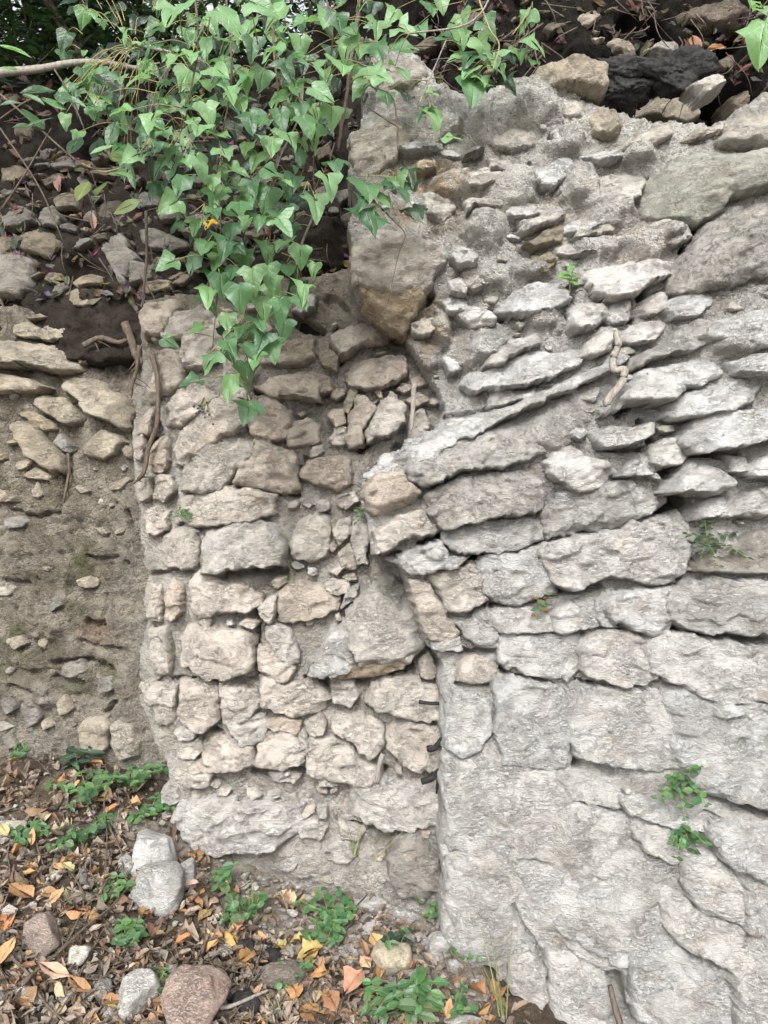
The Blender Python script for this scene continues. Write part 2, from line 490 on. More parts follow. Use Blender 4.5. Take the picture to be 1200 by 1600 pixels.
def sheet(name, D, outline, step, amp, crev, lumps, tint, mat, parent, seed, drop=0.30, edge=5, box=None):
    P = pts(outline)
    eb = 12 if callable(edge) else edge
    u0, v0 = P.min(0)-eb-step; u1, v1 = P.max(0)+eb+step
    # finer where the photograph looks, coarser beyond its sides
    us = np.unique(np.concatenate([np.arange(u0, min(u1, -90), step*2.6), np.arange(max(u0, -90), min(u1, 1290), step), np.arange(max(u0, 1290), u1, step*2.6)])); vs = np.arange(v0, v1, step)
    U, V = np.meshgrid(us, vs)
    Yb = DD(D, U, V)
    X, Z = XZ(U, V, Yb)
    wu = 7*fbm(X*9, Z*9, X*0+seed, 3, seed); wv = 7*fbm(X*9, Z*9, X*0+seed+9, 3, seed+5)
    rg = 1+1.6*(1-sstep(180, 330, V))                     # the broken tops are more ragged
    s = sdf(P, U+wu*rg, V+wv*rg)
    A, R, St, Rec = amp(U, V)                                    # lump height (m) and crumbliness
    h = A*1.5*fbm(X*7, Yb*7, Z*7, 3, seed)
    h = h - Rec + St*(ridged((X+0.6*Z)*5, (Z-0.6*X)*13, X*0+seed, 4, seed+12)-.45)
    h = h + A*0.8*ridged(X*17, Yb*17, Z*17, 3, seed+3)
    # crumbs: rounded cells of two sizes
    wx = X + 0.012*noise3(X*40, Z*40, X*0, seed+8); wz = Z + 0.012*noise3(X*40, Z*40, X*0+4, seed+9)
    for k, (fq, a) in enumerate(((24, 0.013), (52, 0.012), (100, 0.0065))):
        f1, f2, cid = worley(wx*fq, wz*fq*1.25, seed+k)
        on = ((cid >> 7) & 255)/255.0
        h = h + R*a*(np.clip(0.62-f1, 0, 1)*1.9*on - 0.25)
    h = h + R*0.005*noise3(X*90, Yb*90, Z*90, seed+20)
    for (cu, cv, ru, rv, hh) in lumps:
        q = np.sqrt(((U+wu*1.5-cu)/ru)**2+((V+wv*1.5-cv)/rv)**2)
        h = h + hh*(1-sstep(0.35, 1.0, q))
    for (line, w, dep) in crev:
        L = pts(line)
        d = polyline_dist(L, U+wu*0.8, V+wv*0.8) if len(L) > 1 else np.hypot(U+wu-L[0, 0], V+wv-L[0, 1])
        h = h - 1.4*dep*(1-sstep(w*0.45, w*1.25, d))
    E = edge(U, V) if callable(edge) else edge
    dr = drop(U, V) if callable(drop) else drop
    h = h - dr*(1-sstep(-E, 0, s))
    keep = s > -E*1.3
    ok = keep[:-1, :-1] & keep[1:, :-1] & keep[:-1, 1:] & keep[1:, 1:]
    idx = np.arange(U.size).reshape(U.shape)
    Q = np.stack([idx[:-1, :-1], idx[1:, :-1], idx[1:, 1:], idx[:-1, 1:]], -1)[ok]
    used = np.unique(Q)
    mp = np.full(U.size, -1); mp[used] = np.arange(len(used))
    jx = 0.0015*noise3(X*200, Z*200, X*0, seed+40)
    vert = np.stack([X+jx, Yb-h, Z], -1).reshape(-1, 3)[used]
    me = mesh_of(name, vert, mp[Q], mat)
    vcol(me, 'tint', tint(U, V, X, Z).reshape(-1, 4)[used])
    ca = me.attributes.new('crumb', 'FLOAT', 'POINT'); ca.data.foreach_set('value', np.clip((R+0*U).ravel()[used], .1, 1.1).astype(np.float32))
    return obj(name, me, parent, -parent.location if parent else (0, 0, 0))

def lerp3(a, b, t):
    return np.asarray(a)*(1-t[..., None]) + np.asarray(b)*t[..., None]

def blob(U, V, cu, cv, ru, rv):
    return 1-sstep(0.2, 1.0, np.sqrt(((U-cu)/ru)**2+((V-cv)/rv)**2))

# ---- right wall: pale rubble face standing forward
OUT_R = ("560,60 620,72 665,95 690,135 760,140 830,112 870,120 930,160 985,190 1060,196 1130,195 1180,150 1290,120 1500,135 1900,110 1950,120 1950,1720 790,1720 792,1570 740,1520 692,1480 "
         "690,1200 687,1040 668,1010 650,960 636,905 622,885 582,866 572,800 570,755 630,722 690,668 700,640 655,560 612,510 556,470 545,440 554,398 543,352 562,300 544,262 552,215 574,172 566,140 584,100 574,62")
CREV_R = [("690,845 750,868 800,862 845,848 900,838 960,827 1030,802", 6, .09), ("750,868 738,878", 9, .12), ("765,946 800,949 862,924 880,921", 5, .06), ("870,926 935,916", 6, .07),
          ("780,992 860,992 930,966 960,981 1010,1000 1018,1008 1055,985", 5, .08), ("1015,1003", 9, .13), ("1060,982 1110,997 1200,1002", 7, .09), ("850,1062 800,1056 780,1046", 4, .06),
          ("1018,1010 1020,1052", 4, .06), ("906,1000 906,1045", 3, .05), ("905,1066 930,1069 975,1072 1010,1062", 4, .05), ("888,1080 890,1130 904,1195", 4, .035), ("903,1197", 9, .08),
          ("1055,1085 1058,1150 1072,1210 1090,1242 1150,1256 1230,1285", 5, .07), ("1046,788 1070,788", 16, .22), ("960,497 985,502", 7, .09), ("1000,660 1022,700", 6, .07), ("1020,705 1055,735 1030,745", 9, .10),
          ("1005,285 1018,320 1040,342", 8, .12), ("1080,356 1095,375 1070,398", 10, .13), ("990,458 1002,478", 7, .08), ("885,455 889,520", 5, .07), ("640,588 655,600", 8, .08), ("660,476 672,460", 7, .08),
          ("820,406 850,411", 7, .05), ("770,490 782,500", 6, .06), ("598,866 628,869", 5, .07), ("660,851 692,835", 7, .09), ("962,1530 972,1560 985,1600", 12, .07), ("846,1300 856,1322", 5, .06),
          ("800,1410 812,1440 826,1462 842,1490 852,1520 848,1570", 4, .022), ("1105,1275 1128,1285", 8, .11), ("1172,1440 1178,1480 1172,1515 1160,1535 1150,1580", 5, .06), ("1070,1412 1100,1430 1160,1444", 4, .035),
          ("850,1246 912,1256", 3, .04), ("935,1262 976,1266", 4, .04), ("762,1532 790,1556", 12, .11), ("862,222", 9, .05), ("1060,410 1058,430", 5, .05), ("930,510 950,506", 6, .05), ("870,1010 905,995", 4, .03),
          ("760,640 700,655", 5, .03), ("1040,455 990,490", 6, .05), ("700,880 738,876", 5, .06), ("935,700 1010,702", 5, .06), ("1045,655 1090,658", 5, .06), ("1075,712 1150,712", 5, .05), ("700,1018 775,1018", 4, .05), ("715,1068 776,1070", 4, .06), ("700,1345 706,1380", 5, .02), ("868,1470 900,1500 950,1525", 4, .012), ("1000,620 960,650", 5, .05)]
LUMP_R = [(915,1310,90,90,.035),(770,1290,80,150,.03),(760,1440,60,90,.035),(950,1440,80,60,.03),(1000,1380,60,60,.03),(1080,1150,50,80,.02),(870,1420,50,60,.02),(930,1560,60,50,.03),(1060,1560,90,60,.035),
          (830,180,70,50,.05),(760,200,50,50,.04),(800,300,60,60,.05),(880,230,50,40,.05),(900,300,50,50,.06),(950,330,60,50,.05),(1000,390,60,40,.05),(760,360,50,50,.05),(930,390,60,30,.04),(770,440,60,40,.05),
          (700,300,40,40,.05),(830,420,50,30,.05),(720,560,50,40,.04),(660,560,40,40,.03),(860,670,60,40,.05),(780,700,60,40,.03),(1150,540,60,40,.04),(890,640,50,30,.03),(990,250,40,30,.05),(1040,370,40,30,.05),
          (740,1060,40,30,.01),(690,520,30,40,.06),(700,200,40,40,.04),(760,540,50,40,.04),(850,500,50,30,.04),(1130,850,40,30,.03)]
LUMP_R = [(a, b, c*.8, d*.8, e*1.7) if b < 600 else (a, b, c, d, e) for a, b, c, d, e in LUMP_R]
def amp_R(U, V):
    up = 1-sstep(520, 900, V)
    low = sstep(1050, 1200, V)
    return 0.009+0.008*up+0.004*low, 0.55+0.55*up-0.30*low, 0.004+0.010*low, 0.016-0.024*up-0.006*low
def tint_R(U, V, X, Z):
    n = fbm(X*5, Z*5, X*0, 3, 71)
    c = lerp3((.535,.53,.512), (.46,.45,.425), sstep(-.25, .35, n))
    up = 1-sstep(150, 650, V)
    c = lerp3(c, (.56,.545,.505), up*0.8)
    oc = np.clip(blob(U,V,640,520,110,110)+blob(U,V,690,300,90,90)+blob(U,V,1000,400,70,120)*.4+blob(U,V,850,350,90,60)*.35+blob(U,V,640,300,90,120)*.8, 0, 1)*sstep(-.45, .3, fbm(X*12, Z*12, X*0, 3, 75))
    c = c*(1-0.75*oc[..., None]) + np.array((.37,.262,.155))*0.75*oc[..., None]
    st = np.clip(blob(U,V,880,1420,70,90)*.5+blob(U,V,860,1330,40,60)*.5+blob(U,V,720,1240,40,60)*.3, 0, 1)*sstep(-.3,.4,fbm(X*9, Z*14, X*0, 3, 76))
    c = c*(1-st[..., None]*.6) + np.array((.40,.335,.235))*st[..., None]*.6
    mo = (blob(U,V,700,340,60,40)+blob(U,V,985,1545,30,40)*1.2+blob(U,V,780,1500,40,30)*.6)*sstep(-.2,.4,fbm(X*20, Z*20, X*0, 3, 77))
    c = c*(1-np.clip(mo,0,1)[..., None]*.6) + np.array((.16,.15,.07))*np.clip(mo,0,1)[..., None]*.6
    li = np.clip(0.42 - 0.2*up + 0.22*blob(U,V,760,730,160,90) + 0.35*blob(U,V,1120,440,140,60) + 0.2*blob(U,V,1080,1050,160,60) + .15*n, 0.2, 0.95)
    return np.concatenate([c, li[..., None]], -1)
WALL_R = tag(empty('rubble_wall', (0.45, 2.4, 0)), 'pale grey limestone rubble wall standing forward at the right with a straight vertical edge', 'wall')
sheet('mortar', D_right, OUT_R, 2.9, amp_R, CREV_R, LUMP_R, tint_R, M["mortar"], WALL_R, 11, edge=5, drop=lambda U, V: .30-.19*blob(U, V, 660, 560, 150, 130))

# ---- middle wall: recessed, pinkish blocks
OUT_M = "222,470 300,455 440,436 560,415 720,520 790,600 790,1640 640,1640 300,1560 262,1400 262,1200 214,1100 222,1000 228,900 212,800 205,700 214,600"
CREV_M = [("400,1206 450,1206", 7, .10), ("602,1200 590,1232", 5, .06), ("330,1140 345,1152", 6, .07), ("395,766 465,773", 4, .05), ("480,1066 570,1060 640,1042", 9, .08), ("350,896 440,892", 7, .06), ("404,960 401,1060", 4, .05),
          ("545,1287 600,1300 650,1291", 5, .07), ("522,540 530,562", 6, .07), ("430,602 400,612", 7, .07), ("470,500 500,515", 12, .06), ("520,470 540,490", 12, .04), ("480,712 470,740", 5, .05), ("575,690 560,705", 6, .06),
          ("378,690 395,702", 5, .05), ("280,822 380,826", 4, .04), ("228,895 300,892", 4, .04), ("270,1062 395,1062", 4, .04), ("285,1140 330,1142", 4, .05), ("440,1200 530,1212", 5, .06), ("590,600 612,600", 6, .07), ("640,800 600,790", 5, .04), ("655,690 640,720 620,700", 7, .05),
          ("225,680 250,690 243,650", 5, .04), ("680,1150 685,1230", 6, .05)]
LUMP_M = [(480,500,60,50,-.05),(500,640,60,60,-.02),(420,1220,80,40,.02),(560,1360,80,50,.03),(470,1340,60,40,.03),(590,770,50,60,-.03),(690,700,60,60,-.04),(420,920,40,40,-.03),(560,1020,60,40,-.01),(500,540,40,40,.03)]
def amp_M(U, V):
    return 0.011+0*U, 0.75+0.3*(1-sstep(500, 900, V)), 0.003+0*U, 0.016-0.012*sstep(1210, 1260, V)
def tint_M(U, V, X, Z):
    n = fbm(X*6, Z*6, X*0, 3, 81)
    c = lerp3((.51,.485,.445), (.43,.405,.36), sstep(-.3, .35, n))
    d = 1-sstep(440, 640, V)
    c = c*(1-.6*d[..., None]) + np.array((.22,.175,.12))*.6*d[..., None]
    c = lerp3(c, (.46,.435,.40), sstep(1150, 1300, V)*.7)
    mo = np.clip(blob(U,V,455,895,40,25)+blob(U,V,410,985,25,60)*.8+blob(U,V,540,1075,40,25)*.9+blob(U,V,290,800,30,20)*.5+blob(U,V,600,1310,60,20)*.7+blob(U,V,270,1130,40,60)*.4+blob(U,V,400,900,60,30)*.5, 0, 1)*sstep(-.25, .3, fbm(X*22, Z*22, X*0, 3, 83))
    c = c*(1-mo[..., None]*.75) + np.array((.14,.14,.05))*mo[..., None]*.75
    return np.concatenate([c, np.clip(.36+.15*n, .1, .8)[..., None]], -1)
WALL_M = tag(empty('block_wall', (-0.35, 2.85, 0)), 'recessed wall of pinkish cream limestone blocks in courses between the earthy wall and the pale forward wall', 'wall')
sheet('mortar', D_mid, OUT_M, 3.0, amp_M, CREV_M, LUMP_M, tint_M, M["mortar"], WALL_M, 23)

# ---- left wall: brown earthy mortar
OUT_L = "-700,480 -400,462 -170,470 -60,478 60,486 140,492 260,480 330,520 330,1340 -700,1340"
CREV_L = [("100,715 106,760 98,790", 4, .03), ("138,975 165,978", 6, .05), ("70,1015", 5, .03), ("20,1070 60,1080", 4, .04), ("172,1110 182,1098", 5, .05), ("90,1060 130,1065", 5, .04), ("175,1165", 6, .06), ("30,950", 4, .03), ("20,800 60,806 95,798", 4, .03), ("140,868 185,872", 4, .03), ("90,1035 140,1030 175,1042", 5, .04), ("10,905 45,912", 4, .03), ("170,930 160,1000", 3, .02), ("130,1000 190,1012", 4, .03), ("205,800 215,860", 4, .03), ("200,880", 4, .03), ("110,860 108,960", 3, .015), ("60,905", 4, .02)]
LUMP_L = [(60,1080,60,30,.04),(120,1060,40,30,.03),(150,1010,60,40,.03),(40,870,60,50,.02),(190,800,40,60,.02),(180,1120,60,30,.04),(150,540,50,40,-.10),(190,520,40,50,-.10),(60,560,120,30,-.04),(200,1060,30,40,.03),(90,930,50,40,.015),(70,980,50,30,.03),(180,860,40,30,.03),(30,850,50,25,.025),(120,800,60,25,.025),(60,1030,60,25,.035)]
def amp_L(U, V):
    return 0.015+0.008*(1-sstep(480, 720, V)), 1.2+0*U, 0.014+0*U, 0.012*(1-sstep(700, 800, V))
def tint_L(U, V, X, Z):
    n = fbm(X*6, Z*6, X*0, 4, 91)
    c = lerp3((.315,.285,.235), (.195,.17,.13), sstep(-.32, .32, n+.5*fbm(X*14, Z*3, X*0, 3, 97)))
    g = np.clip(sstep(150, 225, U)+sstep(1060, 1160, V), 0, 1)*sstep(-.6, .2, n)
    c = c*(1-.7*g[..., None]) + np.array((.37,.34,.295))*.7*g[..., None]
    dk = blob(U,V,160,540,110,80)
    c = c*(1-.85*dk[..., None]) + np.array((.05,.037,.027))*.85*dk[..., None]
    pk = blob(U,V,150,985,40,30)
    c = c*(1-.6*pk[..., None]) + np.array((.36,.235,.165))*.6*pk[..., None]
    mo = np.clip(blob(U,V,118,910,40,100)+blob(U,V,15,1010,60,90)+blob(U,V,145,880,40,50)+blob(U,V,170,1050,40,40)+blob(U,V,125,1075,40,25), 0, 1)*sstep(-.3, .35, fbm(X*15, Z*15, X*0, 4, 93))
    c = c*(1-mo[..., None]*.85) + np.array((.095,.097,.045))*mo[..., None]*.85
    return np.concatenate([c, np.clip(.42+.2*n, .1, .8)[..., None]], -1)
WALL_L = tag(empty('earth_wall', (-1.3, 3.2, 0.4)), 'brown earthy mortar wall with mossy patches and loose slabs at its top on the far left', 'wall')
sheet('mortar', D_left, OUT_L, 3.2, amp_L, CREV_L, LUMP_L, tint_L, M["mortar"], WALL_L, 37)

# ---- soil bank above the walls
OUT_B = "-700,560 -700,150 -400,175 -170,165 -40,150 60,128 160,118 260,112 380,100 480,60 540,-10 640,-60 760,-110 950,-130 1200,-150 1950,-120 1950,260 1400,260 1000,260 720,240 620,480 560,540 420,540 250,560"
CREV_B = [("1085,150 1120,175", 24, .16), ("1140,110 1150,60", 22, .10), ("980,40 1040,60", 20, .08),  ("470,200 500,260", 24, .10), ("150,430 120,420", 20, .05), ("700,70 670,40", 22, .08), ("330,440", 24, .08), ("250,150 330,180", 24, .08)]
LUMP_B = [(u, v, 60, 40, rng.uniform(-.05, .09)) for u, v in [(rng.uniform(-100, 1300), rng.uniform(-60, 500)) for _ in range(46)]]
def amp_B(U, V):
    return 0.028+0*U, 1.3+0*U, 0*U, 0*U
def tint_B(U, V, X, Z):
    n = fbm(X*6, Z*6, X*0, 4, 95)
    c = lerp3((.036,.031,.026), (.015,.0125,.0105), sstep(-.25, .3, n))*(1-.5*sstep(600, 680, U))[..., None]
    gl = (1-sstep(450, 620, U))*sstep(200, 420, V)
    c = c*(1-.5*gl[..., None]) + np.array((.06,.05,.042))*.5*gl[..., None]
    return np.concatenate([c, .3+0*U[..., None]], -1)
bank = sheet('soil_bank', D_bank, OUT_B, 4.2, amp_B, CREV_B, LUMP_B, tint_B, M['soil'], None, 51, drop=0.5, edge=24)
tag(bank, 'dark rooty soil bank lying on top of the stone walls', kind='structure')
# ------------------------------------------------------------------ stones bedded in the walls
TINT = {'w': ((.565,.56,.545), .30), 'm': ((.54,.525,.485), .30), 'W': ((.64,.635,.62), .18), 'c': ((.54,.505,.445), .30), 'g': ((.47,.465,.445), .68), 'G': ((.44,.435,.41), .76), 'p': ((.60,.55,.495), .20), 'P': ((.57,.50,.43), .20),
        'q': ((.60,.57,.525), .28), 'o': ((.45,.37,.265), .30), 't': ((.46,.41,.325), .36), 'T': ((.39,.335,.25), .45), 'd': ((.235,.20,.155), .5), 'k': ((.33,.315,.285), .55), 'l': ((.46,.455,.395), .56)}

def stone_mesh(poly, D, T, gx, gy, seed, bury=0.024, rough=1.0, step=None, planes=True, er=None, faces=None, bev=(.40, .90, 22, 62), grow=1.0):
    r_ = np.random.default_rng(seed)
    P = pts(poly) if isinstance(poly, str) else np.asarray(poly, float)
    lo, hi = P.min(0), P.max(0)
    w, hgt = hi-lo
    area = w*hgt
    area = float(w*hgt)
    step = step or float(np.clip(math.sqrt(area)/24, 1.3, 2.9))
    pad = 5
    U, V = np.meshgrid(np.arange(lo[0]-pad, hi[0]+pad, step), np.arange(lo[1]-pad, hi[1]+pad, step))
    cu, cv = P.mean(0)
    size = min(w, hgt)
    a1 = min(size*0.055, 4.2); a2 = min(size*0.03, 1.8)
    so = seed*3.71
    z0 = U*0
    Wu = a1*1.6*fbm(U/24, V/24, z0+so, 2, 1) + a2*1.6*noise3(U/8, V/8, z0+so, 2)
    Wv = a1*1.6*fbm(U/24, V/24, z0+so+50, 2, 3) + a2*1.6*noise3(U/8, V/8, z0+so+50, 4)
    s = sdf(P, U+Wu, V+Wv)+min(1.6, size*.04)*grow
    k_px = float(DD(D, np.array([cu]), np.array([cv]))[0])/F           # metres per unit
    T = T/100.0
    er = er or float(np.clip(size*0.06, 1.3, 4.5))*(0.7+0.6*r_.random())
    e = np.clip(s/er, 0, 1)
    rise = np.sqrt(np.clip(1-(1-e)**2, 0, 1))
    # chiselled faces: the lower envelope of a few tipped planes
    hf = np.zeros_like(U)
    if planes:
        K = 5
        th0 = r_.random()*6.28
        for k in range(K):
            th = th0+2*math.pi*(k+r_.uniform(-.3, .3))/K
            dx, dy = math.cos(th), math.sin(th)
            supp = ((P-[cu, cv])@[dx, dy]).max()
            off = supp*r_.uniform(bev[0], bev[1])
            sl = math.tan(math.radians(r_.uniform(bev[2], bev[3])))*k_px
            pr = (U-cu)*dx+(V-cv)*dy+2*noise3(U/15, V/15, z0+so+k, 9)
            hf = np.minimum(hf, -(pr-off)*sl)
    if faces:
        hf = np.zeros_like(U)
        for th, off, deg in faces:
            th = math.radians(th); dx, dy = math.cos(th), math.sin(th)
            supp = ((P-[cu, cv])@[dx, dy]).max()
            pr = (U-cu)*dx+(V-cv)*dy+4*noise3(U/18, V/18, z0+so+th, 9)
            hf = np.minimum(hf, -(pr-off*supp)*math.tan(math.radians(deg))*k_px)
    hf = np.maximum(hf, -T*0.80-0.01)
    X, Z = XZ(U, V, k_px*F-T*0.6)
    nn = 0.30*fbm(X*11+so, Z*11, z0+so, 3, 21) + 0.16*ridged((X*0.8+Z*0.35)*26+so, (Z-0.35*X)*52, z0+so, 3, 25)
    f1, f2, cid = worley((X+0.35*Z)*16+so+0.3*noise3(X*20, Z*20, z0, 5), (Z-0.3*X)*26+so, 6)
    step_ = ((cid >> 5) & 255)/255.0-0.5                              # flaked-off plates
    nn = nn + 0.50*step_*np.clip((f2-f1)*7, 0, 1)
    g1, g2, gid = worley((X+0.3*Z)*42+so+0.5*noise3(X*45, Z*45, z0, 7), (Z-0.25*X)*70+so, 16)
    nn = nn + 0.14*(((gid >> 5) & 255)/255.0-0.5)*np.clip((g2-g1)*6, 0, 1)
    amp = min(T*0.75+0.008, 0.040)*rough
    gx += r_.uniform(-.35, .35); gy += r_.uniform(-.12, .2)
    tilt = gx*T*(U-cu)/(w*0.5)+gy*T*(V-cv)/(hgt*0.5)
    top = np.maximum(T+hf+tilt+amp*nn, -bury*0.6)
    h = -bury+(top+bury)*rise
    h = np.where(s < 0, -bury, h) + rough*0.0018*noise3(X*120, Z*120, z0+so, 33)
    Yb = DD(D, U, V)
    keep = s > -step*1.2
    ok = keep[:-1, :-1] & keep[1:, :-1] & keep[:-1, 1:] & keep[1:, 1:]
    idx = np.arange(U.size).reshape(U.shape)
    Q = np.stack([idx[:-1, :-1], idx[1:, :-1], idx[1:, 1:], idx[:-1, 1:]], -1)[ok]
    if len(Q) == 0: return None
    vert = np.stack([X, Yb-h, Z], -1).reshape(-1, 3)
    # skirt going back into the wall
    ed = np.concatenate([Q[:, [0, 1]], Q[:, [1, 2]], Q[:, [2, 3]], Q[:, [3, 0]]])
    key = np.sort(ed, 1); code = key[:, 0]*U.size+key[:, 1]
    uq, inv, cnt = np.unique(code, return_inverse=True, return_counts=True)
    be = ed[cnt[inv] == 1]
    back = vert.copy(); back[:, 1] += 0.07
    c0 = np.array([X.mean(), 0, Z.mean()]); back[:, 0] += (c0[0]-back[:, 0])*0.08; back[:, 2] += (c0[2]-back[:, 2])*0.08
    n = U.size
    S = np.stack([be[:, 1], be[:, 0], be[:, 0]+n, be[:, 1]+n], -1)
    allv = np.concatenate([vert, back]); Q = np.concatenate([Q, S])
    used = np.unique(Q); mp = np.full(len(allv), -1); mp[used] = np.arange(len(used))
    vv = allv[used]
    org = np.array([vv[:, 0].mean(), vv[:, 1].max()-0.07, vv[:, 2].mean()])
    return vv-org, mp[Q], org

_seed = [100]
PLACED = {}
def stone(wall, D, code, T, gx, gy, poly, bury=None, rough=1.0, **kw):
    _seed[0] += 1
    if bury is None: bury = 0.022
    r = stone_mesh(poly, D, T, gx, gy, _seed[0], bury, rough, **kw)
    if r is None: return
    V, Q, org = r
    me = mesh_of('stone', V, Q, M['stone'])
    o = obj('stone', me)
    o.parent = wall
    o.location = Vector(org)-wall.location
    c, l = TINT[code]
    if wall is bank and code in 'kdT': c = tuple(q*.72 for q in c)  # bank stones dimmed in colour to deepen the shade there
    j = rng.uniform(-.07, .07); j2 = rng.uniform(-.02, .02)
    o.color = (c[0]*(1+j+j2), c[1]*(1+j), c[2]*(1+j-j2), l+rng.uniform(-.08, .08))
    PLACED.setdefault(wall.name, []).append(pts(poly) if isinstance(poly, str) else np.asarray(poly))
    return o

